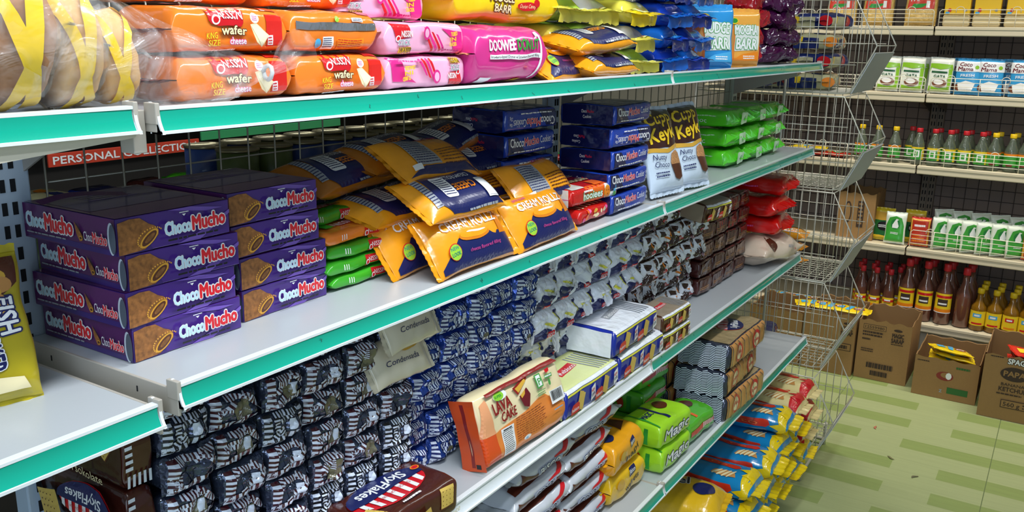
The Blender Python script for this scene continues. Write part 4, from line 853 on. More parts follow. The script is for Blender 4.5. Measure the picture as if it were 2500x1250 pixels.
# ================================================================ third shelf: walls of cracker bundles
Z3S = Z_3-.006; FY = .098
CELL = mat('smoky_film', '#454f68', .14, metal=.6, bump=.9, bscale=70, dist=.004, coat=.6, vary=.5); CELL2 = mat('smoky_film_blue', '#2c52b4', .16, metal=.45, bump=.9, bscale=70, dist=.004, coat=.6, vary=.5)
OLIVE = mat('cracker_behind_film', '#77735a', .25, coat=.6, bump=.5, bscale=50, vary=.2); STW = mat('stripe_white', '#e2ecff', .2, coat=.6); STM = mat('stripe_maroon', '#43121f', .2, coat=.6); STN = mat('stripe_navy', '#16246a', .2, coat=.6)
WF_ = mat('pearl_film', '#f0f5ff', .18, bump=.6, bscale=50, dist=.004, coat=.6); CHF = mat('dark_choc_film', '#33170f', .2, bump=.7, bscale=50, dist=.004, coat=.6); YST = ink('print_acid_yellow', '#e6e24a')
def cell(nm, L, W, T, body, seed, kind):
    """bundle lying with its folded end towards the aisle (local +x)"""
    r = random.Random(seed); mb = MB()
    p = Pack(L, W, T, n=4.5, end='flat', taper=.10, tp=1.6, wr=.0022, wf=30, seed=seed, nu=12, nv=40); p.body(mb, body)
    tilt = r.uniform(-.12, .12)
    def S(a, b, l):
        u = max(-1, min(1, 2*a/W)); v = max(-1, min(1, 2*b/T)); q = Vector((a*38+seed, b*38, seed*.7))
        d = abs(noise.noise(q))*.016+abs(noise.noise(q*2.3))*.008
        ed = max(0, 1-abs(u)**5)*max(0, 1-abs(v)**5)
        return Vector((L/2-.004+l+ed*(.012+d)+tilt*a, a*1.0, T/2+b*.995+.0015*noise.noise(q*1.7)))
    mb.grid(lambda i, j: S(W*(i-.5), T*(j-.5), 0), 26, 20, body if kind != 3 else CHF, False)
    a = Art(.0045)
    hw, hh = W*.47, T*.46
    def band(x0, y0, x1, y1, n, wd, A, B):         # striped ribbon from (x0,y0) to (x1,y1)
        dx, dy = x1-x0, y1-y0; ln = math.hypot(dx, dy); nx, ny = -dy/ln*wd/2, dx/ln*wd/2
        for k in range(n):
            for (f0, f1, M) in ((k/n, (k+.5)/n, A), ((k+.5)/n, (k+1)/n, B)):
                P = [(x0+dx*f0-nx, y0+dy*f0-ny), (x0+dx*f1-nx, y0+dy*f1-ny), (x0+dx*f1+nx, y0+dy*f1+ny), (x0+dx*f0+nx, y0+dy*f0+ny)]
                P = [(max(-hw, min(hw, x)), max(-hh, min(hh, y))) for x, y in P]; a.p.append((*tess(P, .006), M, a.lv))
        a.lv += 1
    if kind in (0, 1):
        A, B = (STW, STM if r.random() < .75 else BLACK) if kind == 0 else (STW, STN)
        if r.random() < (.75 if kind == 0 else .3): a.poly([(-hw*r.uniform(.1, .5), -hh*.6), (hw*r.uniform(.2, .6), -hh*.5), (hw*.4, hh*r.uniform(.1, .6)), (-hw*.4, hh*.4)], OLIVE if r.random() < .6 else body)
        for q in range(5):
            x0, y0 = r.uniform(-1, .2)*hw, r.uniform(-.9, .9)*hh; an = r.choice((0, .3, 1.2, -1.1, 1.57, .6)); ln_ = r.uniform(.014, .030); band(x0, y0, x0+ln_*math.cos(an), y0+ln_*math.sin(an), r.randint(4, 7), r.uniform(.004, .009), A, B)
        band(-hw, -hh*.74, hw, -hh*.60+r.uniform(-.002, .002), 9, T*.20, A, B)
        band(-hw*.86, -hh, -hw*.80, hh, 6, W*.13, A, B)
        band(hw*.2, hh*.95, hw*.95, -hh*.2, 6, T*.17, A, B) if r.random() < .7 else band(hw*.8, -hh, hw*.75, hh, 6, W*.13, A, B)
        band(-hw*.5, hh*.9, hw*.5, hh*.7, 7, T*.14, A, B)
        if kind == 1: band(-hw*.3, -hh*.1, hw*.5, hh*.1, 6, T*.2, A, B); band(-hw*.5, hh*.35, hw*.0, hh*.3, 4, T*.16, A, B)
        if r.random() < .35: a.rect(hw*.1, -hh*.3, hw*.35, hh*.4, STW)
    else:
        dk = NAVY if kind == 2 else CHF; ac = YST if kind == 2 else ORANGE
        if kind == 3: a.rect(-hw, -hh, hw, hh, WF_)
        cx = r.uniform(-.5, .5)*hw
        a.poly([(-hw, -hh), (-hw*.2+cx*.3, -hh*.95), (cx, -hh*.25), (-hw*.6, hh*.1), (-hw, -hh*.4)], dk)
        a.poly([(hw, hh), (hw*.3, hh*.9), (hw*.5, hh*.2), (hw, hh*.0)], dk)
        if kind == 3: a.poly([(cx-.01, hh*.2), (cx+.012, hh*.5), (cx+.018, -hh*.5), (cx+.002, -hh*.8)], dk); a.poly([(-hw*.9, hh*.9), (-hw*.3, hh*.8), (-hw*.4, hh*.5), (-hw*.8, hh*.4)], dk)
        for q in (0, .0048): a.poly([(-hw*.5+q, hh*.32), (cx+q, -hh*.08), (cx+.0024+q, -hh*.02), (-hw*.5+.0024+q, hh*.42)], ac)
        a.poly([(hw*.28, hh*.9), (hw*.34, hh*.9), (hw*.5, hh*.2), (hw*.44, hh*.18)], ac)
        rx, ry, ro = hw*r.uniform(-.3, .3), hh*r.uniform(-.75, -.3), r.uniform(-.05, .4)
        c_, s_ = math.cos(ro), math.sin(ro); P = [(-.012, -.0042), (.012, -.0042), (.0135, .0), (.012, .0045), (-.012, .0045), (-.0135, 0)]
        a.poly([(rx+x*c_-y*s_, ry+x*s_+y*c_) for x, y in P], RED); a.text('REBISCO', rx-.0095*c_+.002*s_, ry-.0095*s_-.002*c_, .0040, WHITE, w=.019, bold=.04, rot=ro)
    a.lay(mb, S, .0011, .00015)
    if kind in (0, 1):      # side stripes along the long edges
        b_ = Art(.02); b_.stripes(-L*.4, -T*.44, L*.46, -T*.25, 22, STW); b_.lay(mb, p.front, .0011); b_.lay(mb, lambda x, z, l: Vector((x, -p.front(x, z, l).y, p.front(x, z, l).z)), .0011)
    if kind in (2, 3) and r.random() < .75:      # loose folded ear of film
        n = 8; sx = r.uniform(-.016, .016); sy = r.uniform(-.010, .008); ea = r.choice((0, .5, -.6, 1.4, -1.2)); ew = W*r.uniform(.32, .55); eh = r.uniform(.7, 1.1); vs = []
        for k in range(n+1):
            y = ew*(k/n-.5)
            for (bb_, ll_) in ((.26, .001), (.06, .007+.003*math.sin(k*1.3+ea)), (-.14+.04*math.sin(k*2+ea), .010+.003*math.cos(k*1.7))):
                px_, py_ = y*(.8+bb_), T*bb_*eh; vs.append(S(px_*math.cos(ea)-py_*math.sin(ea)+sx, px_*math.sin(ea)+py_*math.cos(ea)+sy, ll_))
        mb.add(vs, [(k*3+j, k*3+j+1, k*3+4+j, k*3+3+j) for k in range(n) for j in range(2)], WF_, True)
    return mb.mesh(nm)
D_ = .118
cells = {0: [cell('striped_cracker_bundle', D_, .0715, .0455, CELL, 200+k, 0) for k in range(7)], 1: [cell('blue_cracker_bundle', D_, .0705, .0455, CELL2, 230+k, 1) for k in range(6)],
         2: [cell('white_cracker_bundle', D_, .0765, .0625, WF_, 260+k, 2) for k in range(7)], 3: [cell('choco_cracker_bundle', D_, .0810, .0625, WF_, 290+k, 3) for k in range(6)]}
def wall(kind, nm, x0, wc, nc, hr, nr, what, grp, y=FY, skip=()):
    r = random.Random(kind+5)
    for c in range(nc):
        for k in range(nr):
            if (c, k) in skip: continue
            me = cells[kind][r.randrange(len(cells[kind]))]; o = bpy.data.objects.new(nm, me); COL.objects.link(o)
            back = (.032 if kind in (2, 3) and k < 2 and c < 8 else .026 if kind == 1 and k < 3 else 0); o.location = (x0+wc*(c+.5)+r.uniform(-.001, .001), y+D_/2+back+r.uniform(-.004, .006), Z3S+.0006+hr*k); o.rotation_euler = R3(z=-90+r.uniform(-2.5, 2.5))
            tag(o, '%s, %s column from left, %s from below' % (what, ORD[c], ORD[k]), 'crackers', grp)
wall(0, 'striped_cracker_bundle', .042, .0730, 6, .0462, 7, 'smoky cracker bundle with maroon and white stripes', 'maroon striped cracker bundles on the third shelf')
wall(1, 'blue_cracker_bundle', .482, .0720, 5, .0462, 7, 'blue and white striped cracker bundle', 'blue striped cracker bundles on the third shelf', skip=((0, 6), (0, 5)) if 0 else ())
wall(2, 'white_cracker_bundle', .845, .0780, 6, .0632, 5, 'white navy and yellow cracker bundle', 'white and navy cracker bundles on the third shelf')
wall(3, 'choco_cracker_bundle', 1.318, .0825, 5, .0632, 5, 'white and chocolate brown cracker bundle', 'white and brown cracker bundles on the third shelf')
BRW = mat('brown_wrapper', '#47201d', .2, bump=.8, bscale=40, dist=.004, coat=.6, vary=.3)
def brown_block(seed):
    p = Pack(D_, .096, .050, n=6, end='fold', taper=.06, tp=1.5, wr=.0022, wf=26, seed=seed); mb = MB(); p.body(mb, BRW); a = Art(.012); a.rect(-.04, -.018, .04, .018, mat('brown_wrapper_panel', '#4f241b', .25, coat=.6, bump=.5, bscale=40)); a.lines(-.03, -.01, .03, .0, 2, TAN, seed, .4)
    a.lay(mb, p.right, .0008); return mb.mesh('brown_cookie_pack')
bb = [brown_block(310), brown_block(313), brown_block(316)]
for c in range(4):
    for k in range(5): put(bb[(c*2+k) % 3], 'brown_cookie_pack', (1.785+c*.0985, FY+D_/2+.003, Z3S+.001+k*.0508), (0, 0, -90+((k+c) % 3-1)*1.5), 'dark brown cookie pack, %s column from the left, %s up from the shelf' % (ORD[c], ORD[k]), 'cookie pack', 'dark brown cookie packs on the third shelf')
# ---- red packs and cream bag at the far end
RSF = film('signal_red_film', '#d3120e', .55, bscale=28, vary=.1); CRB = film('beige_film', '#e2cdb8', .5, bscale=30)
def red_pack(seed):
    p = Pack(.20, .17, .060, n=4, end='fin', taper=.25, tp=1.8, fin=.022, wr=.0035, wf=18, seed=seed, finw=.55, nu=28, nv=34); mb = MB(); p.body(mb, RSF)
    a = Art(.01); a.lines(-.05, -.003, .02, .004, 1, PINK, 3, .6); a.lay(mb, p.front, .001)
    for q in range(6):
        y0 = -.05+q*.02; P = [p.dis((.085, y0-.012, .015)), p.dis((.085, y0+.012, .018)), p.dis((.092, y0+.006, .048)), p.dis((.092, y0-.010, .046)), p.dis((.122, y0*.7, .030+.008*(q % 2)))]
        mb.add(P, [(0, 1, 4), (1, 2, 4), (2, 3, 4), (3, 0, 4)], RSF)
    return mb.mesh('red_snack_pack')
rp = [red_pack(320), red_pack(325)]
for k in range(3): put(rp[k % 2], 'red_snack_pack', (2.265+(.0, -.025, .02)[k], .122, Z3S+.098+k*.061), (0, 0, -90+(4, -3, 3)[k]), 'shiny red snack pack, %s of the three at the far end of the third shelf' % ('lowest', 'middle', 'topmost')[k], 'snack pack', 'shiny red snack packs at the far end')
p = Pack(.25, .16, .096, n=2.4, end='fin', taper=.45, tp=1.7, fin=.012, wr=.006, wf=14, seed=330, nu=30, nv=36); mb = MB(); p.body(mb, CRB); a = Art(.01); a.ell(-.045, .026, .024, .016, BROWN, 18); a.text('11', -.052, .019, .012, CREAM, bold=.04); a.text('400g', .02, .010, .012, GREYI, bold=.03); a.ell(.07, .0, .004, .003, RED)
a.lay(mb, p.front, .0012); tag(mb.build('cream_snack_bag', loc=(2.245, .085, Z3S+.0008), rot=R3(z=-14)), 'plump cream coloured snack bag under the red packs', 'bag')
# ---- cracker packs standing in front
SKB = film('cocoa_brown_film', '#4a1f16', .4, bscale=30); CRKR = mat('cracker_print', '#d9b95c', .5, vary=.18, bscale=60)
def cracker(a, cx, cy, s, rot=0.):
    P = [(-1, -1), (1, -1), (1, 1), (-1, 1)]; c_, q_ = math.cos(rot), math.sin(rot)
    T_ = lambda x, y: (cx+(x*c_-y*q_)*s, cy+(x*q_+y*c_)*s)
    a.poly([T_(x, y) for x, y in ((-1.03, -1.15), (1.03, -1.15), (1.03, -.8), (-1.03, -.8))], BROWN); a.poly([T_(x*1., y) for x, y in P], CRKR)
    for i in range(4):
        for j in range(4): x, y = T_(-.7+i*.47, -.7+j*.47); a.ell(x, y, s*.06, s*.06, BROWN, 6)
def sky_logo(a, cx, cy, w, h, rot=0.):
    c_, q_ = math.cos(rot), math.sin(rot); T_ = lambda x, y: (cx+x*c_-y*q_, cy+x*q_+y*c_)
    a.poly([T_(w*math.cos(t*math.pi/12), h*math.sin(t*math.pi/12)) for t in range(24)], RED)
    for k in range(7):
        x = -w*.82+k*w*.255; f = lambda X: h*.92*math.sqrt(max(0, 1-(X/w)**2)); a.poly([T_(x, -.05*h), T_(x+w*.12, -.05*h), T_(x+w*.12, f(x+w*.12)), T_(x, f(x))], WHITE)
    a.poly([T_(w*math.cos(t*math.pi/12), h*math.sin(t*math.pi/12)) for t in range(12, 25)]+[T_(w, h*.12), T_(-w, h*.12)], NAVY)
    x, y = T_(-w*.66, -h*.56); a.text('SkyFlakes', x, y, h*.50, WHITE, w=w*1.32, bold=.05, rot=rot)
    x, y = T_(-w*.5, h*.30); a.text('CRACKER SANDWICH', x, y, h*.16, RED, w=w, bold=.03, rot=rot)
def sky_pack(seed, L=.185, W=.100, T=.062, side=False):
    p = Pack(L, W, T, n=6, end='fold', taper=.07, tp=1.6, wr=.0015, wf=16, seed=seed); mb = MB(); p.body(mb, SKB)
    a = Art(.010); sky_logo(a, -.004, .006, L*.40, W*.36, math.pi); a.ell(L*.36, W*.15, .008, .006, ORANGE, 12); a.ell(L*.36, W*.15, .006, .004, RED, 12); a.lines(-.02, -W*.42, .02, -W*.36, 1, WHITE, 4, .5); cracker(a, -L*.40, -W*.34, .016, .5); a.lay(mb, p.top, .001)
    a = Art(.010); cracker(a, L*.34, T*.15, .0150, -.08); cracker(a, L*.04, -T*.10, .0165, .25); a.text('Tsokolate', L*.16, -T*.42, .0105, CREAM, w=.055, bold=.01, rot=.12); a.lay(mb, p.front, .001)
    return mb.mesh('cracker_sandwich_pack')
sp = sky_pack(340); sg_ = 'brown cracker sandwich packs lying at the shelf front'
put(sp, 'cracker_sandwich_pack', (.372, .044, Z3S+.001), (0, 0, -2), 'brown cracker sandwich pack with a full upside down oval logo, beside the bare shelf', 'cracker pack', sg_)
put(sky_pack(344), 'cracker_sandwich_pack', (.176, .044, Z3S+.001), (0, 0, 1), 'brown cracker sandwich pack at the bottom border, left of the one with the full logo', 'cracker pack', sg_)
# ---- tall packs closing the left end, printed side to the camera
def side_pack(seed, dark):
    p = Pack(.168, .036, .102, n=6, end='fold', taper=.06, tp=1.6, wr=.0015, wf=14, seed=seed, nu=26, nv=40); mb = MB(); p.body(mb, SKB if not dark else CELL)
    a = Art(.010)           # local -y side ends up facing the camera; lettering runs towards local +x (aisle)
    a.poly([(-.08, -.048), (.08, -.048), (.08, .048), (-.08, .048)], KD)
    cracker(a, .050, -.004, .012, .9); cracker(a, .004, .0, .014, .3); cracker(a, -.050, .004, .018, .2)
    a.text('Tsokolate', .002, -.040, .0110, CREAM, w=.060, bold=.015, rot=-.05); sky_logo(a, .026, .030, .048, .022, math.pi)
    a.lay(mb, p.front, .001); a = Art(.006); a.stripes(-.016, -.048, .016, -.034, 5, STW); a.stripes(-.017, -.03, -.008, .048, 9, STW, vert=False); a.lay(mb, p.right, .001)
    return mb.mesh('cracker_sandwich_pack')
s1 = side_pack(350, 0)
for k in range(3): put(s1, 'cracker_sandwich_pack', (.0195, .100+.084, Z3S+.001+k*.104), (0, 0, -90), 'brown cracker sandwich pack on its side closing the left end, %s of three' % ('lowest', 'middle', 'topmost')[k], 'cracker pack', 'cracker sandwich packs on their sides')
# ---- lava cake
LCF = film('ivory_orange_film', '#efe0b4', .35, bscale=20); LOR = ink('print_lava_orange', '#e0531c'); LOR2 = ink('print_lava_orange2', '#ea8a3c'); LRD = ink('print_lava_red', '#8e1d1a')
p = Pack(.262, .160, .062, n=3.2, taper=.10, tp=1.8, end='fold', wr=.0028, wf=11, seed=360, nu=40, nv=44); mb = MB(); p.body(mb, LCF); a = Art(.010)
a.poly([(-.128, -.076), (.10, -.076), (.122, -.040), (.06, .012), (-.03, -.004), (-.090, -.012), (-.128, -.010)], LOR2); a.poly([(-.128, -.076), (-.085, -.076), (-.092, -.012), (-.128, -.010)], LOR); a.poly([(-.128, -.01), (-.118, .06), (-.10, .066), (-.095, .0), (-.09, -.012)], ink('print_lava_peach', '#f0a878'))
a.rect(-.076, -.072, -.040, -.012, WHITE); a.lines(-.073, -.068, -.043, -.018, 12, BLACK, 3, .35); a.lines(-.070, -.018, -.046, -.0145, 1, BLACK, 3, .9); a.lines(-.034, -.058, .052, -.002, 11, MAROON, 5, .22)
a.text('LAVA', -.088, .024, .026, LRD, w=.048, bold=.07, rot=.06); a.text('CAKE', -.070, .002, .020, LRD, w=.040, bold=.07, rot=.06)
a.ell(-.064, .060, .018, .010, WHITE, 18); a.ell(-.068, .060, .013, .0095, LIME, 16); a.text('SUPER', -.078, .0575, .005, GREEN, w=.018, bold=.06)
a.poly([(-.028, .060), (.018, .074), (.022, .066), (-.020, .044)], LRD); a.poly([(-.022, .058), (.014, .068), (.016, .062), (-.016, .048)], GOLD); a.poly([(-.018, .040), (.010, .050), (.016, .032), (.004, .006), (-.010, .014)], MAROON); a.poly([(-.014, .042), (.004, .048), (.0, .040), (-.012, .034)], GOLD)
a.rect(.040, .030, .058, .062, LGR); a.rect(.043, .033, .055, .059, WHITE); a.text('P', .0455, .036, .016, LGR, bold=.04); a.lines(.036, .012, .062, .026, 3, LGR, 3, .4); a.rect(.066, .044, .090, .052, LGR); a.lines(.067, .046, .089, .051, 1, WHITE, 3, .7); a.poly([(.072, .064), (.086, .066), (.084, .058), (.074, .056)], RED)
a.ell(.076, .034, .004, .008, LGR, 10); a.rect(.068, -.018, .108, .014, WHITE); a.bars(.072, -.012, .104, .012, BLACK); a.ell(-.012, -.056, .010, .0045, WHITE, 14); a.text('ok', -.017, -.059, .005, SKY, bold=.05); a.lines(.07, -.034, .1, -.030, 1, SKY, 5, .6)
a.poly([(-.10, .070), (.118, .070), (.11, .078), (-.02, .077), (-.10, .0765)], LRD)
a.lay(mb, p.top, .0014)
a = Art(.010); a.poly([(-.078, -.026), (.078, -.026), (.078, .026), (-.078, .026)], LOR); a.rect(-.07, -.004, .07, .004, LRD); a.rect(.062, .006, .072, .016, BLACK); a.lay(mb, p.left, .0014)
o = mb.build('lava_cake_pack'); o.matrix_world = Matrix.Translation((.708, .052, Z3S+.0610)) @ Matrix.Rotation(math.radians(-2), 4, 'Z') @ Matrix.Rotation(math.radians(76), 4, 'X') @ Matrix.Diagonal((1.0, .77, .95, 1)) @ Matrix.Translation((0, 0, -.031)); tag(o, 'cream and orange lava cake pack standing on the bare part of the third shelf', 'cake pack')
# ---- navy and white cracker boxes in front of the white wall
def reb_pack(seed, main, topm, dk):
    L, W, T = .220, .115, .060
    p = Pack(L, W, T, n=7, end='fold', taper=.05, tp=1.5, wr=.0014, wf=14, seed=seed); mb = MB(); p.body(mb, main); a = Art(.010)
    a.rect(-L*.47, T*.30, L*.47, T*.36, YST); a.rect(-L*.47, T*.38, L*.47, T*.46, WF_)
    a.poly([(-L*.46, -T*.45), (L*.46, -T*.45), (L*.46, -T*.39), (-L*.46, -T*.39)], YST)
    for s_ in (-1, 1):
        x = s_*L*.22
        for q, (dx, dy) in enumerate(((0, 0), (.006, -.004))): a.poly([(x-.020+dx, -.012+dy), (x-.004+dx, -.020+dy), (x+.006+dx, .012+dy), (x-.010+dx, .018+dy)], CRKR)
        a.poly([(x+.034, -.016), (x+.052, -.010), (x+.050, .016), (x+.034, .010)], WHITE); a.text('NEW', x+.036, .0, .006, RED, w=.013, bold=.05, rot=.25); a.text('LOOK', x+.036, -.008, .006, NAVY, w=.013, bold=.05, rot=.25)
    for x in (-L*.36, L*.06):
        a.poly([(x-.016, -.020), (x+.014, -.016), (x+.014, -.002), (x+.008, .003), (x-.010, .0), (x-.016, -.006)], RED); a.text('Rebisco', x-.013, -.014, .0065, WHITE, w=.024, bold=.04, rot=.12)
    a.lay(mb, p.front, .001)
    a = Art(.012); a.rect(-L*.46, -W*.44, L*.46, W*.44, topm); a.poly([(-L*.2, -W*.1), (L*.14, -W*.02), (L*.14, W*.16), (-L*.2, W*.08)], RED if dk else GREYI); a.text('Rebisco', -L*.17, -W*.06, .012, WHITE, w=.065, bold=.04, rot=.08)
    for q in range(5): a.poly([(L*(.18+.05*q), -W*.4), (L*(.2+.05*q), -W*.4), (L*(.19+.05*q), W*.3), (L*(.17+.05*q), W*.3)], GREYI)
    a.lay(mb, p.top, .001); a = Art(.012); a.rect(-W*.44, -T*.44, W*.44, T*.44, topm); a.lay(mb, p.left, .001)
    return mb.mesh('cracker_box_pack')
NV2 = film('cracker_navy_film', '#1b2f9c', .35, bscale=30); rb = [reb_pack(370, NV2, PGR, True), reb_pack(373, NV2, WF_, False)]; BX = film('choc_cracker_film', '#4c2a1a', .4, bscale=30); rbb = reb_pack(376, BX, mat('brown_top_film', '#9a8a76', .3, coat=.4), True)
rg = 'navy cracker packs lying at the front of the third shelf'
for me, x, y, z, rz, lab, g_ in ((rb[0], .930, .066, 0, 0, 'navy cracker pack with red logo on top, right beside the lava cake pack', rg), (rb[1], 1.160, .066, 0, -1, 'navy cracker pack under the white topped one', rg), (rb[1], 1.130, .070, .0615, 1, 'navy cracker pack with white top, lying on the other navy packs', rg)):
    put(me, 'cracker_box_pack', (x, y, Z3S+.001+z), (0, 0, rz), lab, 'cracker pack', g_)
for x, z, sc_, lab in ((1.350, 0, .72, 'brown cracker pack lying on the shelf right of the navy ones'), (1.345, .0450, .72, 'brown cracker pack with pale top, upper one right of the navy ones')):
    o = put(rbb, 'cracker_box_pack', (x, .048, Z3S+.001+z), (0, 0, -2), lab, 'cracker pack', 'brown cracker packs at the front of the third shelf'); o.scale = (sc_,)*3
o = put(rbb, 'cracker_box_pack', (1.600, .062, Z3S+.2580), (0, 0, -8), 'small dark cracker pack with red logo lying loose above the white and brown bundles', 'cracker pack'); o.scale = (.62, .8, .82); o.rotation_euler = R3(x=8, z=-8)
CND = film('condensed_film', '#e9dfc6', .5, bscale=25)
def cond(seed):
    p = Pack(.14, .08, .040, n=2.4, taper=.35, tp=1.8, fin=.01, wr=.003, wf=16, seed=seed); mb = MB(); p.body(mb, CND); a = Art(.01); a.text('Condensada', -.045, -.012, .010, NAVY, w=.085, bold=.02, skew=.2); a.ell(.02, .018, .035, .012, GOLD, 16); a.lay(mb, p.top, .001); return mb.mesh('condensed_cracker_pouch')
cdm = cond(380); cds = cdm; cds.transform(Matrix.Scale(.82, 4))
putc(cds, 'condensed_cracker_pouch', (.455, .076, Z3S+.285), (64, 0, 2), .04, 'cream and yellow pouch lettered in navy, upper one between the striped walls', 'pouch', 'cream pouches between the striped crackers')
putc(cds, 'condensed_cracker_pouch', (.430, .078, Z3S+.238), (58, 0, -3), .04, 'cream and yellow pouch lettered in navy, lower one between the striped walls', 'pouch', 'cream pouches between the striped crackers')
# ================================================================ fourth shelf
Z4S = Z_4-.006
CMB = film('silver_white_film', '#cfd3dc', .5, bscale=28); CMBR = ink('print_combi_brown', '#5d2a1e')
def combi(seed, alt):
    L, W, T = .205, .110, .048
    p = Pack(L, W, T, n=2.6, taper=.22, tp=1.8, fin=.018, wr=.0028, wf=16, seed=seed, finw=.95, nu=34, nv=40); mb = MB(); p.body(mb, CMB); a = Art(.008)
    a.poly([(-L*.44, -T*.42), (L*.40, -T*.42), (L*.40, -T*.10), (L*.1, -T*.02), (-L*.2, -T*.08), (-L*.36, T*.06), (-L*.42, T*.20)], CMBR)
    a.poly([(L*.12, T*.02), (L*.30, T*.06), (L*.42, T*.32), (L*.36, T*.36), (L*.24, T*.16), (L*.10, T*.10)], RED)
    a.rect(-L*.16, -T*.30, L*.24, T*.04, ink('print_combi_panel', '#9fa7c4')); a.text('BISCO' if alt else 'COMBI', -L*.13, -T*.24, T*.24, WHITE if alt else NAVY, w=L*.33, bold=.09, out=NAVY if alt else WHITE, ob=.16)
    a.lay(mb, p.front, .0012); a = Art(.012)
    for q in (-.05, .0, .045): a.ell(q, .012, .022, .020, ink('print_cookie_dark', '#2d1a16'), 20)
    a.poly([(-L*.4, -W*.4), (L*.4, -W*.4), (L*.4, -W*.24), (-L*.1, -W*.12), (-L*.4, -W*.25)], CMBR); a.lay(mb, p.top, .0012)
    return mb.mesh('sandwich_biscuit_pack')
cb = [combi(400, 0), combi(403, 1), combi(406, 0)]
for c, (x, nk) in enumerate(((.780, 5), (.960, 5))):
    for k in range(nk): put(cb[(k+c) % 3], 'sandwich_biscuit_pack', (x-.012*(k % 2)+.006*c, .075+.004*(k % 2), Z4S+.001+k*.0490), (0, 0, (2, -2, 1)[k % 3]), 'brown and silver sandwich biscuit pack, %s from below in the %s pile, fourth shelf' % (ORD[k], ('left', 'right')[c]), 'biscuit pack', 'brown and silver sandwich biscuit packs')
YE = film('marigold_film', '#f3a81a', .45, bscale=26); YE2 = film('golden_film', '#f0c01c', .45, bscale=26)
def marigold(seed, M, t):
    p = Pack(.165, .105, .072, n=4, taper=.14, tp=1.8, fin=.012, wr=.0028, wf=16, seed=seed, finw=.7); mb = MB(); p.body(mb, M); a = Art(.01); a.text(t, -.015, -.018, .014, BLACK, w=.065, bold=.04, rot=.2); a.poly([(.0, .010), (.03, .014), (.03, .028), (.002, .026)], NAVY); a.text('Fibisco', .002, .014, .008, WHITE, w=.026, bold=.04, rot=.1); a.ell(-.04, .008, .016, .010, GOLD, 16)
    a.lay(mb, p.front, .0012); a = Art(.012); a.ell(-.04, .0, .028, .026, NAVY); a.text('HAPPY', -.06, -.006, .012, WHITE, w=.04, bold=.05); a.poly([(.02, -.02), (.06, -.012), (.05, .02), (.03, .03)], BROWN); a.lay(mb, p.top, .0012); return mb.mesh('wafer_crunch_pack')
put(marigold(410, YE2, 'wafrets'), 'wafer_crunch_pack', (1.118, .058, Z4S+.001), (0, 0, -3), 'golden yellow biscuit pack with black lettering, resting on the fourth shelf', 'biscuit pack')
put(marigold(413, YE, 'hapi'), 'wafer_crunch_pack', (1.105, .056, Z4S+.0745), (0, 0, 3), 'orange yellow biscuit pack on top of the golden one', 'biscuit pack')
LG = film('lime_film', '#a5e02a', .45, bscale=24); LG2 = film('leaf_green_film', '#57b92c', .45, bscale=24)
def lime_pack(seed, M, red):
    L, W, T = .165, .105, .062
    p = Pack(L, W, T, n=5, end='fold', taper=.10, tp=1.7, wr=.0022, wf=18, seed=seed); mb = MB(); p.body(mb, M); a = Art(.010)
    if red: a.rect(-L*.44, -T*.1, L*.44, T*.12, RED); a.stripes(L*.0, -T*.1, L*.40, T*.12, 8, WHITE, slant=.004)
    else: a.text('Magic', -L*.36, -T*.14, T*.36, WHITE, w=L*.72, bold=.06, out=NAVY, ob=.14, skew=.25)
    a.lay(mb, p.front, .0012); a = Art(.012); a.rect(-L*.1, -W*.4, -L*.04, W*.42, NAVY if not red else ORP); a.text('MAGIC', -L*.40, -W*.05, .018, NAVY, w=L*.26, bold=.05); a.ell(L*.2, W*.1, .02, .018, BROWN); a.rect(-L*.45, -W*.44, -L*.42, W*.44, GREEN)
    a.lay(mb, p.top, .0012); a = Art(.010); a.rect(W*.1, -T*.34, W*.20, T*.30, GREEN); a.ell(-W*.08, 0, W*.09, T*.28, ink('print_chili', '#c2321c'), 14, rot=.3); a.text('MAGIC', -W*.36, T*.0, T*.22, BLACK, w=W*.20, bold=.05); a.lines(-W*.36, -T*.3, -W*.2, -T*.1, 2, BLACK, 3); a.lay(mb, p.left, .0012)
    return mb.mesh('green_biscuit_pack')
lp = [lime_pack(420, LG, 0), lime_pack(423, LG2, 1)]
for i, x, y, z, rz, lab in ((0, 1.318, .028, 0, -2, 'lime green biscuit pack on the shelf, lower of the front pair'), (0, 1.312, .030, .0625, -4, 'lime green biscuit pack on top, upper of the front pair'), (1, 1.490, .030, 0, -2, 'leaf green biscuit pack with a red stripe beside the lime green pair'),
        (1, 1.46, .150, .0, 0, 'leaf green biscuit pack at the back of the fourth shelf, lowest'), (1, 1.46, .150, .0625, 2, 'leaf green biscuit pack at the back of the fourth shelf, middle one'), (1, 1.455, .150, .125, -3, 'leaf green biscuit pack at the back of the fourth shelf, upper one'), (0, 1.29, .150, .0, 0, 'lime green biscuit pack at the back behind the front pair')):
    put(lp[i], 'green_biscuit_pack', (x, y, Z4S+.001+z), (0, 0, rz), lab, 'biscuit pack', 'green biscuit packs on the fourth shelf')
put(sky_pack(430, .15, .1, .06), 'cracker_sandwich_pack', (1.44, .16, Z4S+.190), (0, 0, 3), 'brown cracker sandwich pack on the green packs at the back of the fourth shelf', 'cracker pack', sg_)
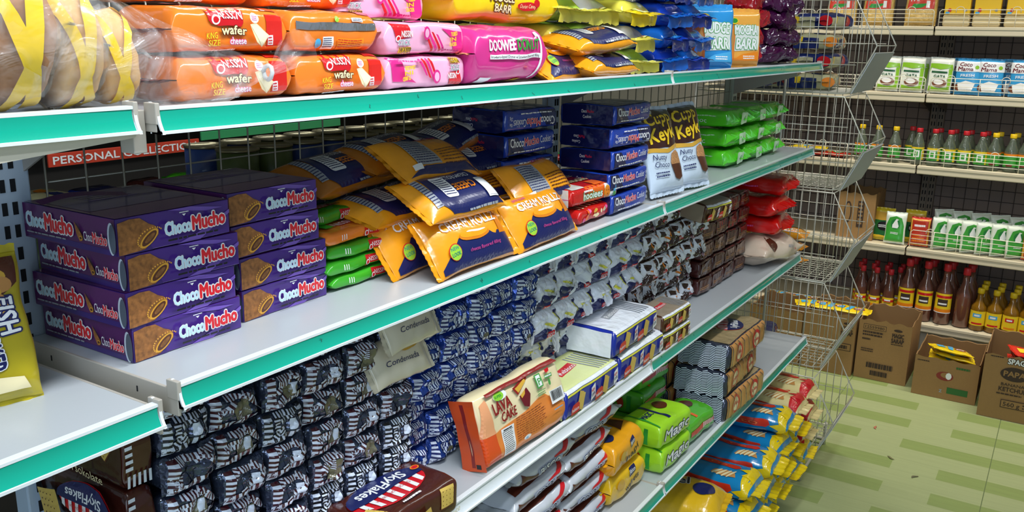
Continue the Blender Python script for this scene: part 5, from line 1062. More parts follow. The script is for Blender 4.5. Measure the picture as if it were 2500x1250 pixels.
# ---- large clear family packs of crackers
FAM = mat('clear_family_film', '#3a3f52', .16, metal=.4, bump=.8, bscale=60, dist=.004, coat=.7, vary=.4)
def fam(seed):
    L, W, T = .285, .145, .072
    p = Pack(L, W, T, n=7, end='fold', taper=.05, tp=1.6, wr=.0025, wf=16, seed=seed, nu=34, nv=44); mb = MB(); p.body(mb, FAM)
    a = Art(.006)
    for k in range(9):
        y0 = -W*.45+k*W*.10
        for j in range(14): zz = -T*.44+j*T*.063; s_ = .004 if k % 2 else -.004; a.p.append(([(y0, zz), (y0+W*.098, zz+s_), (y0+W*.098, zz+s_+.0022), (y0, zz+.0022)], [(0, 1, 2, 3)], STW, 1))
    a.lay(mb, p.left, .0013)
    a = Art(.012); a.rect(-L*.46, -T*.44, L*.46, T*.44, TAN); a.rect(-L*.46, -T*.44, L*.46, -T*.36, STN)
    for x in (-L*.25, L*.22): a.ell(x, .0, .030, .026, RED, 20); a.ell(x, .0, .022, .018, CREAM, 18); a.text('SkyFlakes', x-.02, -.004, .010, RED, w=.04, bold=.06)
    for k in range(9): a.rect(-L*.45+k*L*.105, -T*.44, -L*.45+k*L*.105+.003, T*.44, FAM)
    a.lay(mb, p.front, .0013)
    a = Art(.012); a.rect(-L*.44, -W*.42, L*.44, W*.42, mat('cracker_rows', '#a9946c', .25, coat=.6, bump=.6, bscale=90, vary=.25)); sky_logo(a, L*.10, -W*.05, .052, .038, .35); a.rect(-L*.3, W*.1, -L*.1, W*.3, STN); a.lines(-L*.4, W*.32, L*.3, W*.42, 2, NAVY, 8, .5); a.lay(mb, p.top, .0013)
    return mb.mesh('family_cracker_pack')
fm = [fam(440), fam(444)]
for k, (x, y, rz) in enumerate(((1.735, .020, -3), (1.720, .030, 2), (1.730, .024, -1))): put(fm[k % 2], 'family_cracker_pack', (x, y, Z4S+.001+k*.0722), (0, 0, rz), 'clear family cracker pack with striped ends, %s of three at the shelf edge' % ('lowest', 'middle', 'topmost')[k], 'cracker pack', 'clear family packs of crackers')
put(fm[0], 'family_cracker_pack', (1.70, .178, Z4S+.001), (0, 0, 0), 'clear family pack of crackers at the back against the wires, lower', 'cracker pack', 'clear family packs of crackers'); put(fm[1], 'family_cracker_pack', (1.69, .178, Z4S+.073), (0, 0, 0), 'clear family pack of crackers at the back against the wires, upper', 'cracker pack', 'clear family packs of crackers')
put(cb[0], 'sandwich_biscuit_pack', (.60, .02, Z4S+.001), (0, 0, 0), 'brown and silver sandwich biscuit pack farthest left on the fourth shelf', 'biscuit pack', 'brown and silver sandwich biscuit packs')
# ================================================================ bottom deck: long snack bags
TB = film('turquoise_blue_film', '#1288c6', .5, bscale=22, rough=.2); TBD = ink('print_snack_red', '#d2331c'); CB = film('cream_yellow_film', '#e8d79a', .5, bscale=22); BAGY = film('bag_end_yellow', '#f2d213', .4)
def long_bag(seed, M, cream=False):
    L, W, T = .30, .125, .074
    p = Pack(L, W, T, n=2.6, taper=.18, tp=1.8, fin=.024, wr=.004, wf=12, seed=seed, finw=.9, nu=40, nv=44); mb = MB(); p.body(mb, M, BAGY if not cream else CB); a = Art(.009)
    def logo(S_, y0, w_):
        P = [(-.120, y0-.010), (-.02, y0-.012), (.085, y0-.011), (.098, y0+.0), (.09, y0+.012), (.02, y0+.010), (-.12, y0+.011)]
        b_ = Art(.009); b_.poly(P, TBD); b_.text('Presto' if not cream else 'Tostos', -.10, y0-.006, .0125, ink('print_snack_orange', '#ee6a34'), w=.16, bold=.05, out=MAROON, ob=.12)
        b_.poly([(.145, -.035), (.112, -.03), (.124, -.012), (.096, .0), (.124, .010), (.115, .034), (.145, .036)], BAGY if not cream else RED)
        b_.lay(mb, S_, .0014)
    logo(p.top, .012, 1); logo(p.front, .004, 1)
    a.poly([(.03, -.045), (.04, -.028), (.065, -.020), (.09, -.024), (.10, -.044)], TAN)
    for q in range(4): a.ell(.045+q*.013, -.034, .018, .0035, CREAM, 10, rot=.9)
    a.lay(mb, p.top, .0020)
    return mb.mesh('long_snack_bag')
lb = [long_bag(460, TB), long_bag(463, TB), long_bag(466, CB, True)]
r = random.Random(8)
for c, (x, nk) in enumerate(((1.70, 3), (1.845, 3), (1.995, 4), (2.145, 4), (2.295, 4))):
    for k in range(nk):
        cr_ = (c == 4 and k >= 1) or (c == 3 and k == 3)
        put(lb[2 if cr_ else (c+k) % 2], 'long_snack_bag', (x+r.uniform(-.006, .006)+.004*k, .035+r.uniform(-.010, .010), .1565+k*.0700), (0, r.uniform(0, 1.5), -90+r.uniform(-5, 5)), '%s snack bag on the deck, %s from below in the %s column' % ('cream and red' if cr_ else 'turquoise blue', ORD[k], ORD[c]), 'snack bag', 'cream snack bags on the bottom deck' if cr_ else 'turquoise snack bags on the bottom deck')
YB_ = film('nachos_yellow_film', '#e6b81e', .45)
for k in range(3):
    p = Pack(.28, .16, .085, n=2.4, taper=.3, tp=1.8, fin=.014, wr=.004, wf=12, seed=480+k); mb = MB(); p.body(mb, YB_); a = Art(.01); a.text('Kusel', -.06, -.012, .034, BLACK, w=.11, bold=.06, out=WHITE, ob=.10, rot=.2); a.ell(.09, .0, .03, .03, NAVY); a.lay(mb, p.top, .0014)
    put(mb.mesh('yellow_snack_bag'), 'yellow_snack_bag', (1.50-.02*k, .045, .1565+k*.086), (0, 0, -80), 'yellow snack bag with black lettering at the lower border, %s' % ('lowest', 'middle', 'topmost')[k], 'snack bag', 'yellow snack bags on the bottom deck')
# ================================================================ green snack bag on the lower left shelf
p = Pack(.255, .175, .060, n=2.3, taper=.34, tp=1.8, fin=.014, wr=.004, wf=12, seed=500, nu=40, nv=44); mb = MB(); FG = film('olive_green_film', '#b9a81c', .4, vary=.25, bscale=14); p.body(mb, FG); a = Art(.010)
def S(x, y, l): return p.top(y, -x, l)
a.poly([(-.08, .02), (.02, .03), (.078, .075), (.078, .12), (-.08, .12)], BROWN); 
for q in range(6): a.ell(.03+.009*(q % 3), .10-.014*q, .020, .014, GOLD if q % 2 else TAN, 14)
a.text('FISH', .036, .050, .030, WHITE, w=.062, bold=.07, out=NAVY, ob=.16, rot=-1.5); a.text('CRACKER', .0, .045, .030, NAVY, w=.12, bold=.07, out=WHITE, ob=.12, rot=-1.5)
a.poly([(-.07, -.11), (.07, -.11), (.06, -.088), (.0, -.080), (-.07, -.085)], CREAM); a.lay(mb, S, .0014)
o = mb.build('fish_cracker_bag'); o.matrix_world = Matrix.Translation((-.107, .150, 1.161+.072)) @ Matrix.Rotation(math.radians(-14), 4, 'Z') @ Matrix.Rotation(math.radians(78), 4, 'X') @ Matrix.Rotation(math.radians(90), 4, 'Z') @ Matrix.Scale(.56, 4) @ Matrix.Translation((0, 0, -.03)); tag(o, 'yellow green fish cracker bag standing on the near shelf at the left border', 'bag')
# ================================================================ cross aisle goods
CARD = mat('brown_cardboard', '#9c7748', .75, bump=.15, bscale=120, vary=.06); CARDI = mat('cardboard_inside', '#8a6a42', .8); KRI = mat('carton_print', '#3c2b20', .7); KRG = mat('carton_print_green', '#2f6a2f', .7); KRR = mat('carton_print_red', '#8a3328', .7)
def carton(W, D, H, art=None, flaps=False, torn=True, seed=0):
    """open carton, front face towards -x at local x=0, width along y, origin at the front left bottom as seen from the aisle"""
    mb = MB(); t = .004; r = random.Random(seed)
    def panel(P0, P1, n, inner):     # wall between two floor points with a ragged upper edge
        vs = []; P0, P1 = Vector(P0), Vector(P1); nm = (P1-P0).cross(Vector((0, 0, 1))).normalized()*-t
        for k in range(n+1):
            q = P0.lerp(P1, k/n); h = H*(1-(.05*abs(math.sin(k*.9+seed))*(.5 if not torn else 1)))
            vs += [q, q+Vector((0, 0, h)), q+nm, q+nm+Vector((0, 0, h-.002))]
        for k in range(n):
            a = k*4; b = a+4
            mb.add([vs[a], vs[b], vs[b+1], vs[a+1]], [(0, 1, 2, 3)], CARD); mb.add([vs[a+2], vs[b+2], vs[b+3], vs[a+3]], [(3, 2, 1, 0)], CARDI); mb.add([vs[a+1], vs[b+1], vs[b+3], vs[a+3]], [(0, 1, 2, 3)], CARDI)
    panel((0, 0, 0), (0, -W, 0), 12, 0); panel((0, -W, 0), (D, -W, 0), 8, 0); panel((D, -W, 0), (D, 0, 0), 12, 0); panel((D, 0, 0), (0, 0, 0), 8, 0)
    mb.box((.001, -W+.001, 0), (D-.001, -.001, .004), CARD)
    if art: art.lay(mb, lambda x, y, l: Vector((-l, -x, y)), .001)
    return mb
cg_ = 'open brown cartons on the floor before the cross shelving'
a = Art(.1); a.rect(.020, .238, .118, .262, KRI, False); a.rect(.022, .240, .116, .260, CARD, False); a.text('12559980', .028, .244, .012, KRI, w=.082, bold=.04); a.lines(.020, .205, .110, .232, 2, KRI, 4, .6); a.lines(.020, .185, .060, .198, 1, KRI, 5, .6)
a.ell(.168, .252, .018, .006, KRI); a.text('MAGIC', .146, .218, .020, KRI, w=.048, bold=.1); a.text('SARAP', .144, .194, .020, KRI, w=.052, bold=.1); a.lines(.144, .183, .196, .190, 1, KRI, 8, .6); a.lines(.02, .130, .080, .150, 2, KRI, 6, .5); a.lines(.05, .055, .17, .085, 1, KRI, 7, .8); a.lines(.07, .02, .15, .048, 1, KRI, 9, .8)
tag(carton(.224, .30, .292, a, seed=1).build('cardboard_carton', loc=(3.62, -.0, .001)), 'open brown carton printed with a framed number, standing on the floor', 'carton', cg_)
a = Art(.1); a.lines(.01, .155, .06, .165, 1, KRI, 4, .5); a.ell(.125, .105, .034, .020, KRR); a.ell(.128, .110, .020, .012, CARD); a.ell(.14, .108, .012, .016, WHITE, 8); a.rect(.140, .030, .222, .058, KRG, False); a.text('z', .11, .03, .02, GREYI, bold=.05); a.lines(.165, .145, .225, .158, 1, KRG, 5, .7)
tag(carton(.255, .33, .185, a, seed=3).build('cardboard_carton', loc=(3.56, -.258, .001)), 'low open brown carton filled with yellow sachets', 'carton', cg_)
a = Art(.1); a.lines(.02, .262, .07, .272, 1, KRI, 4, .5); a.text('SPAG', .085, .245, .022, WHITE, w=.06, bold=.09, out=KRI, ob=.2); a.ell(.115, .202, .052, .030, KRI, 24); a.text('PAPA', .076, .192, .022, CARD, w=.078, bold=.09)
a.text('BANANA', .072, .150, .012, KRI, w=.085, bold=.05); a.text('KETCHUP', .066, .126, .018, KRI, w=.10, bold=.07); a.lines(.06, .11, .16, .118, 1, KRI, 5, .7); a.rect(.08, .055, .25, .090, KRI, False); a.rect(.083, .058, .247, .087, CARD, False); a.text('560 g', .09, .063, .018, KRI, w=.06, bold=.05); a.lines(.16, .06, .24, .084, 2, KRI, 9, .5)
tag(carton(.29, .38, .283, a, seed=5).build('cardboard_carton', loc=(3.465, -.528, .001)), 'tall open brown carton of red sachets at the right border', 'carton', cg_)
a = Art(.1); a.ell(.19, .25, .018, .006, KRI); a.text('MAGIC', .166, .218, .020, KRI, w=.048, bold=.1); a.text('SARAP', .164, .194, .020, KRI, w=.052, bold=.1); a.rect(.13, .12, .215, .155, KRI, False); a.rect(.133, .123, .212, .152, CARD, False); a.lines(.14, .127, .205, .148, 1, KRI, 5, .8)
tag(carton(.226, .30, .30, a, seed=7).build('cardboard_carton', loc=(3.60, .236, .001)), 'brown carton behind the bottom wire basket, yellow packs showing over its rim', 'carton', cg_)
tag(carton(.25, .30, .27, None, seed=9).build('cardboard_carton', loc=(3.60, .500, .001)), 'brown carton farthest left, seen through the wire baskets', 'carton', cg_)
a = Art(.1); a.ell(.05, .13, .018, .055, KRI, 16); a.ell(.05, .13, .012, .045, CARD, 16); a.rect(.095, .06, .125, .19, KRI, False); a.lines(.10, .07, .12, .185, 6, CARD, 5, .5)
tag(carton(.175, .25, .235, a, seed=11).build('cardboard_carton', loc=(4.03, .235, FZ['d']-.001)), 'brown carton standing on a shelf left of the green pouches', 'carton')
# sachets in the cartons
def sachet(nm, base, a1, a2, seed, L=.16, W=.10, T=.022):
    p = Pack(L, W, T, n=2.4, taper=.3, tp=1.8, fin=.008, wr=.003, wf=18, seed=seed, nu=22, nv=24); mb = MB(); p.body(mb, base); q = Art(.014); q.ell(.035, .0, .026, .020, a1, 14); q.ell(.035, .0, .018, .013, WHITE, 12); q.ell(.035, 0, .012, .009, a1, 10); q.rect(-.06, -.02, -.03, .02, a2); q.poly([(-.02, -.03), (.0, -.03), (.01, .03), (-.01, .03)], a2); q.lay(mb, p.top, .0012); return mb.mesh(nm)
ys = sachet('yellow_sachet', film('sachet_yellow', '#efcf1e', .5), KRR, SKY, 600); rs = sachet('red_sachet', film('sachet_red', '#cf2a1c', .5), GREEN, YEL, 605)
for k in range(5): putc(ys, 'yellow_sachet', (3.70-.01*k, -.385-.012*(k % 2), .10+.024*k), (18-6*k, 10, -100+8*k), .022, 'yellow sachet in the low carton, %s from the top' % ORD[4-k], 'sachet', 'yellow sachets in the low carton')
for k in range(5): putc(rs, 'red_sachet', (3.60-.006*k, -.69-.01*(k % 2), .16+.026*k), (10, 14, -100+9*k), .022, 'red sachet in the tall carton at the right border, %s from the top' % ORD[4-k], 'sachet', 'red sachets in the tall carton')
for k in range(3): putc(ys, 'yellow_sachet', (3.72, .06+.085*k, .285), (0, 0, -90+10*k), .022, 'yellow sachet on top of the cartons behind the wire basket, %s from the right' % ORD[k], 'sachet', 'yellow sachets behind the wire basket')
# noodle bags and yellow cartons on the top row
NOOD = mat('noodle_bag', '#d9b86a', .3, bump=1.0, bscale=55, dist=.006, coat=.6, vary=.35); RW = ink('print_noodle_red', '#d8402c'); YC = mat('yellow_carton', '#f5c818', .35, coat=.3); CRM = mat('cream_pack', '#e4d3a4', .45, coat=.3)
def flat_bag(nm, base, W, H, T, painter, seed, wr=.003):
    """bag standing upright, face towards local -y"""
    p = Pack(H, W, T, n=2.6, taper=.25, tp=1.8, fin=.006, wr=wr, wf=16, seed=seed, nu=24, nv=28); mb = MB(); p.body(mb, base); a = Art(.014); painter(a); a.lay(mb, lambda x, y, l: p.top(y, -x, l), .0013)
    X = Matrix.Translation((0, 0, H/2+.006)) @ Matrix.Rotation(math.radians(90), 4, 'X') @ Matrix.Rotation(math.radians(90), 4, 'Z') @ Matrix.Translation((0, 0, -T/2)); mb.v = [tuple(X @ Vector(v)) for v in mb.v]
    return mb.mesh(nm)
def pn(a): a.rect(-.055, -.025, .055, .06, RW); a.text('PANCIT', -.045, .010, .020, WHITE, w=.09, bold=.06, rot=.15); a.poly([(-.04, -.02), (.0, -.02), (.03, .0), (-.03, .0)], GREEN); a.rect(.02, -.02, .035, .012, WHITE)
nb_ = flat_bag('noodle_bag', NOOD, .135, .185, .05, pn, 610)
for k, y in enumerate((.115, -.030, -.085-.0)): pass
for k, (y, lab) in enumerate(((.155, 'noodle bag with red label on the top cross shelf, the one behind the baskets'), (-.030, 'noodle bag with red label beside the gap between the two top shelves'), (.32, 'noodle bag with red label farthest left on the top cross shelf'))):
    put(nb_, 'noodle_bag', (4.055, y, FZ['a']+.001), (-6, 0, -90), lab, 'noodle bag', 'noodle bags on the top cross shelf')
def starch():
    mb = MB(); mb.box((-.055, -.03, 0), (.055, .03, .05), CRM, .008); mb.box((-.052, -.029, .05), (.052, .029, .2), YC, .003); B = raw_box(.1, .058, .15); a = Art(.03); a.text('CORN', -.04, .01, .016, KRR, w=.034, bold=.05); a.text('STARCH', -.0, .01, .016, KRR, w=.045, bold=.05); a.ell(-.03, -.055, .008, .008, RED, 10); a.ell(.035, -.055, .006, .006, GREYI, 10); a.rect(-.046, -.072, -.030, -.062, SKY)
    a.lay(mb, lambda x, z, l: Vector((x, -.029-l, .125+z))); return mb.mesh('starch_box')
sm = starch()
for k, y in enumerate((-.185, -.305, -.43, -.56)): put(sm, 'starch_box', (4.04, y, FZ['a']+.001), (0, 0, -90), 'yellow starch carton with cream foot on the top cross shelf, %s from the shelf joint' % ORD[k], 'carton', 'yellow starch cartons on the top cross shelf')
# coconut milk pouches
PW = mat('pouch_white', '#eef2ea', .3, coat=.4); PB = mat('pouch_blue', '#3aa0dc', .3, coat=.4); GL = ink('print_gata_green', '#8fc72e'); CNUT = ink('print_coconut', '#7a4a34')
def pg(a):
    a.poly([(-.046, .052), (.046, .050), (.050, .024), (.040, .034), (.0, .026), (-.040, .032), (-.044, .01)], GL); a.poly([(.034, .03), (.048, .03), (.046, -.05), (.034, -.06)], GL); a.rect(-.036, .010, .030, .018, ink('print_dkgreen', '#1e5a34')); a.text('GATA', -.026, -.012, .014, ink('print_dkgreen', '#1e5a34'), w=.05, bold=.05)
    a.ell(.0, -.035, .032, .018, CNUT, 16); a.ell(-.004, -.030, .022, .012, WHITE, 14); a.poly([(-.046, -.07), (.046, -.07), (.044, -.050), (.0, -.058), (-.044, -.048)], GL)
def pc(a):
    a.rect(-.050, .020, .050, .066, WHITE); a.text('Coco', -.036, .044, .017, MAROON, w=.050, bold=.07, skew=.15); a.text('Mama', -.042, .024, .017, MAROON, w=.062, bold=.07, skew=.15); a.ell(.034, .040, .008, .009, GL, 10)
    a.text('FRESH', -.028, -.002, .012, WHITE, w=.055, bold=.05); a.ell(-.02, -.048, .032, .018, CNUT, 16); a.poly([(-.03, -.066), (.022, -.066), (.034, -.030), (-.004, -.020), (-.038, -.034)], WHITE)
g1 = flat_bag('coconut_milk_pouch', PW, .100, .150, .036, pg, 620, .0015); c1 = flat_bag('coconut_milk_pouch', PB, .098, .150, .036, pc, 625, .0015)
for k, y in enumerate((.075, -.030, -.150)): put(g1, 'coconut_milk_pouch', (4.035, y, FZ['b']+.001), (-4, 0, -90+(3, 0, -4)[k]), 'green and white coconut milk pouch on the second cross shelf, %s from the left' % ORD[k], 'pouch', 'green coconut milk pouches')
for k, y in enumerate((-.262, -.355, -.480, -.59)): put(c1, 'coconut_milk_pouch', (4.035, y, FZ['b']+.001), (-4, 0, -90+(0, 3, -2, 2)[k]), 'blue and white coconut milk pouch, %s to the right of the green ones' % ORD[k], 'pouch', 'blue coconut milk pouches')
bk = [g1, c1]
for k in range(7): put(bk[1 if k > 2 else 0], 'coconut_milk_pouch', (4.10, .06-.1*k, FZ['b']+.001), (-4, 0, -90), 'coconut milk pouch in the second row behind, %s from the left' % ORD[k], 'pouch', 'coconut milk pouches in the back row')
# vinegar bottles
CLG = mat('bottle_glass', '#b9c9b4', .08, trans=.85, coat=.5); CAPY = mat('yellow_cap', '#f2c81a', .4); CAPR = mat('red_cap', '#c41f2a', .4); LBG = ink('label_green', '#3fa23a'); LBY = ink('label_yellow', '#f0cf30')
def vinegar(capm, alt):
    g = thing('vinegar_bottle', 'x', 'bottle')
    mb = MB(); mb.lathe([(.026, 0), (.0275, .004), (.0275, .085), (.026, .098), (.018, .118), (.0125, .134), (.0115, .148)], CLG, 18); mb.build('bottle_body', g)
    mb = MB(); mb.lathe([(.0135, .148), (.014, .150), (.014, .164), (.0125, .167)], capm, 16); mb.build('bottle_cap', g)
    mb = MB(); R_ = .0281
    def lab_(w0, w1, z0, z1, M, rr): mb.grid(lambda u, v: (-rr*math.cos(w0+(w1-w0)*u), rr*math.sin(w0+(w1-w0)*u), z0+(z1-z0)*v), 12, 2, M)
    lab_(-1.5, 1.5, .022, .080, LBG, R_); lab_(-1.5, 1.5, .072, .080, LBY if not alt else ORANGE, R_+.0003); lab_(-1.5, -.8, .022, .072, LBY, R_+.0003) if not alt else None; lab_(-.45, .5, .034, .066, WHITE if not alt else LGR, R_+.0005); lab_(-.2, .3, .040, .060, LBG, R_+.0008)
    if alt: lab_(-.4, .5, .024, .034, KRR, R_+.0006)
    mb.build('bottle_label', g); return g
va, vb = vinegar(CAPR, 0), vinegar(CAPY, 1)
spots = [(.160, 1), (.085, 1), (.008, 1), (-.095, 0), (-.163, 0), (-.228, 0), (-.292, 0), (-.360, 0), (-.412, 1), (-.480, 1), (-.534, 1), (-.60, 1)]
used = {0: False, 1: False}
def placeb(kind, loc, lab, grp):
    src = vb if kind else va
    if not used[kind]: o = src; used[kind] = True
    else: o = copy_tree(src)
    o['label'] = lab; o['group'] = grp; o.location = loc
for k, (y, kd) in enumerate(spots): placeb(kd, (4.035, y, FZ['c']+.001), '%s capped vinegar bottle in the front row, %s from the left' % (('red', 'yellow')[kd], ORD[k]), 'vinegar bottles in the front row')
for k, (y, kd) in enumerate([(-.055, 0)]+[(y-.012, kd) for y, kd in spots[4:]]): placeb(kd, (4.100, y, FZ['c']+.001), '%s capped vinegar bottle in the second row, %s from the left' % (('red', 'yellow')[kd], ORD[k]), 'vinegar bottles in the second row')
# soup packs left of the bottles
for k in range(4): put(bpy.data.meshes['yellow_sachet' if k % 2 else 'red_sachet'], 'soup_sachet', (4.05, .30+.11*k, FZ['c']+.002+.024*(k % 2)), (0, 0, -90), 'sachet lying left of the vinegar bottles, %s from the right' % ORD[k], 'sachet', 'sachets left of the vinegar bottles')
# standing refill pouches
PGW = mat('pouch_pearl', '#e6efe2', .3, coat=.4); PRD = mat('pouch_red', '#c8362c', .3, coat=.4); PDG = mat('pouch_dark_green', '#1f6b34', .3, coat=.4)
def ps(a):
    a.poly([(-.042, -.066), (.040, -.066), (.040, .010), (.026, .048), (.0, .058), (-.028, .048), (-.042, .010)], LBG); a.ell(.0, .018, .022, .024, ink('print_mid_green', '#1f7c3c'), 16)
    a.poly([(-.014, .0), (.012, .0), (.016, .010), (.0, .016), (.006, .034), (.014, .040), (.002, .044), (-.006, .030), (-.014, .014)], WHITE); a.lines(-.02, -.03, .02, -.018, 2, WHITE, 4, .5)
def pr_(a): a.rect(-.042, -.066, .042, .060, GOLD); a.rect(-.036, -.060, .036, .054, ink('print_chili_red', '#b8321e')); a.lines(-.026, .020, .026, .036, 1, WHITE, 4, .6); a.lines(-.03, -.05, .03, -.01, 3, ORANGE, 4, .4)
def pd(a): a.rect(-.044, -.066, .044, .02, PDG); a.rect(-.044, .02, .044, .06, GOLD); a.ell(.0, -.01, .026, .024, BLACK, 14); a.lines(-.02, -.018, .02, -.002, 2, WHITE, 5, .6); a.rect(-.044, -.066, .044, -.056, YEL)
w1 = flat_bag('refill_pouch', PGW, .092, .142, .034, ps, 640, .0018); w2 = flat_bag('refill_pouch', PRD, .088, .130, .034, pr_, 643, .0018); w3 = flat_bag('refill_pouch', mat('pouch_gold', '#d8c12a', .3, coat=.4), .092, .150, .034, pd, 646, .0018)
gq = 'refill pouches standing on the fourth cross shelf'
for k, (me, x, y, lab) in enumerate(((w3, 4.07, .020, 'green and gold refill pouch at the left end of the row'), (w1, 4.025, -.042, 'white pouch with a big green swan label, leftmost of its kind'), (w2, 4.035, -.150, 'red pouch with a gold border between the green ones'), (w3, 4.10, -.115, 'green and gold refill pouch behind the red one'))):
    put(me, 'refill_pouch', (x, y, FZ['d']+.001), (-5, 0, -90), lab, 'pouch', gq)
for k in range(6): put(w1, 'refill_pouch', (4.040, -.245-.062*k, FZ['d']+.001), (-3, 0, -56), 'white pouch with green swan label, %s to the right of the red pouch' % ORD[k], 'pouch', gq)
for k in range(5): put(w1, 'refill_pouch', (4.135, -.25-.080*k, FZ['d']+.022), (-16, 0, -62), 'white and green pouch propped up in the back row, %s from the left' % ORD[k], 'pouch', 'pouches propped up in the back row')
for k in range(3): put(w2, 'refill_pouch', (4.035, -.625-.07*k, FZ['d']+.001), (-5, 0, -90), 'red pouch at the right border of the fourth cross shelf, %s from the left' % ORD[k], 'pouch', gq)
# brown sauce bottles and oil bottles
SAU = mat('brown_sauce_bottle', '#6b4234', .12, coat=.8, spec=.6); REDC = mat('sauce_cap', '#c92a34', .4); OIL = mat('amber_oil', '#b8841c', .08, trans=.55, coat=.5); CAPG = mat('golden_cap', '#e6c520', .4); LY = ink('label_sauce_yellow', '#f1d02a')
def sauce(H, R_, nm, capm, bm, lz, kind):
    g = thing(nm, 'x', 'bottle'); mb = MB()
    mb.lathe([(R_*.92, 0), (R_, .005), (R_, H*.52), (R_*.93, H*.58), (R_*.55, H*.68), (R_*.40, H*.76), (R_*.37, H*.88)], bm, 20); mb.build('bottle_body', g)
    mb = MB(); mb.lathe([(R_*.43, H*.88), (R_*.46, H*.885), (R_*.46, H*.985), (R_*.40, H)], capm, 16); mb.build('bottle_cap', g)
    if lz:
        mb = MB(); lb_ = lambda w0, w1, z0, z1, M, rr: mb.grid(lambda u, v: (-rr*math.cos(w0+(w1-w0)*u), rr*math.sin(w0+(w1-w0)*u), z0+(z1-z0)*v), 12, 3, M)
        a0, a1 = lz; rr = R_+.0005; lb_(-1.25, 1.25, a0, a1, LY, rr)
        if kind == 0: lb_(-1.2, .9, a1-.022, a1-.010, RED, rr+.0004); lb_(-.6, .6, a0+.03, a1-.028, KRI, rr+.0004); lb_(-.5, .5, a0+.038, a0+.046, WHITE, rr+.0008); lb_(-1.25, 1.25, a0, a0+.016, ORANGE, rr+.0004); lb_(-1.25, 1.25, a0-.004, a0, WHITE, rr+.0004)
        else: lb_(-.5, .6, a1-.030, a1-.012, SKY if kind == 1 else RED, rr+.0004); lb_(-.3, .4, a1-.025, a1-.017, WHITE, rr+.0008); lb_(-.7, .7, a0+.006, a0+.014, RED if kind == 1 else ORANGE, rr+.0004)
        mb.build('bottle_label', g)
    return g
tall = sauce(.292, .0375, 'sauce_bottle', REDC, SAU, (.060, .152), 0); slim = sauce(.225, .028, 'sauce_bottle', REDC, SAU, (.03, .085), 0); tall2 = sauce(.285, .0365, 'sauce_bottle', REDC, SAU, None, 0); oil = sauce(.200, .0335, 'oil_bottle', CAPG, OIL, (.025, .095), 1); oil2 = sauce(.200, .0335, 'oil_bottle', CAPG, OIL, (.025, .095), 2)
ZE = FZ['e']+.001; seen = set()
def pb(src, loc, lab, grp):
    o = src if id(src) not in seen else copy_tree(src); seen.add(id(src)); o['label'] = lab; o['group'] = grp; o.location = loc
for k, (y, x) in enumerate(((.085, 4.06), (.020, 4.06), (-.045, 4.06))): pb(slim, (x, y, ZE), 'slim brown sauce bottle with red cap on the bottom cross shelf, %s from the left' % ORD[k], 'slim sauce bottles')
for k, y in enumerate((-.126, -.208, -.292)): pb(tall, (4.055, y, ZE), 'tall brown sauce bottle with yellow label and red cap, %s from the left' % ORD[k], 'tall sauce bottles')
pb(tall2, (4.055, -.376, ZE), 'tall brown sauce bottle without a label, beside the amber oil bottles', 'tall sauce bottles')
for k, y in enumerate((-.446, -.512, -.580, -.646)): pb(oil if k in (0, 1, 3) else oil2, (4.045, y, ZE), 'amber oil bottle with golden cap on the bottom cross shelf, %s from the left' % ORD[k], 'amber oil bottles')
for rr in (1, 2):
    for k in range(4): pb(slim, (4.06+.075*rr, .11-.062*k, ZE), 'slim brown sauce bottle in the %s row behind, %s from the left' % (ORD[rr], ORD[k]), 'slim sauce bottles behind')
    for k in range(4): pb(tall2, (4.055+.085*rr, -.135-.084*k, ZE), 'tall brown sauce bottle in the %s row behind, %s from the left' % (ORD[rr], ORD[k]), 'tall sauce bottles behind')
    for k in range(4): pb(oil, (4.045+.08*rr, -.455-.068*k, ZE), 'amber oil bottle in the %s row behind, %s from the left' % (ORD[rr], ORD[k]), 'oil bottles behind')
for k in range(3): put(bpy.data.meshes['yellow_sachet'], 'soup_sachet', (4.05, .22+.12*k, FZ['e']+.002), (0, 0, -90), 'yellow sachet on the bottom cross shelf left of the sauce bottles, %s from the right' % ORD[k], 'sachet', 'yellow sachets left of the sauce bottles')
# ================================================================ goods in the wire baskets
CRN = film('cream_navy_film', '#c9c49a', .5, bscale=30); NVP = film('ink_navy_film', '#1a2a6a', .5, bscale=30)
def bask(seed, base, dk, face):
    p = Pack(.20, .12, .055, n=4, taper=.15, tp=1.8, fin=.014, wr=.003, wf=16, seed=seed, finw=.8); mb = MB(); p.body(mb, base); a = Art(.012)
    for S_ in (p.top, p.front, p.left):
        b_ = Art(.012); w_ = .09 if S_ is not p.left else .05; h_ = .024; b_.rect(-w_, -h_, w_*.1, h_*.5, dk); b_.ell(w_*.5, 0, w_*.25, h_*.7, face, 14); b_.rect(-w_*.7, -h_*.3, -w_*.5, h_*.6, YEL); b_.lay(mb, S_, .0013)
    return mb.mesh('coffee_mix_pack')
b1, b2 = bask(700, CRN, NVP, ORANGE), bask(703, NVP, CRN, RED)
for k in range(4):
    for c in range(2): put((b1, b2)[(k+c) % 2], 'coffee_mix_pack', (2.635, .055+.13*c, 1.354+k*.064), (0, 0, (6, -5, 3, -8)[k]), 'cream and navy coffee pack in the top wire basket, %s up, %s' % (ORD[k], ('front pile', 'rear pile')[c]), 'coffee pack', 'cream and navy coffee packs in the top basket')
p = Pack(.17, .12, .075, n=2.6, taper=.25, tp=1.8, fin=.012, wr=.005, wf=18, seed=710); mb = MB(); p.body(mb, film('cobalt_film', '#173f9e', .7, bscale=30)); a = Art(.012); a.rect(-.04, -.022, .06, .022, MAROON); a.lay(mb, p.left, .0014); a.lay(mb, p.front, .0014)
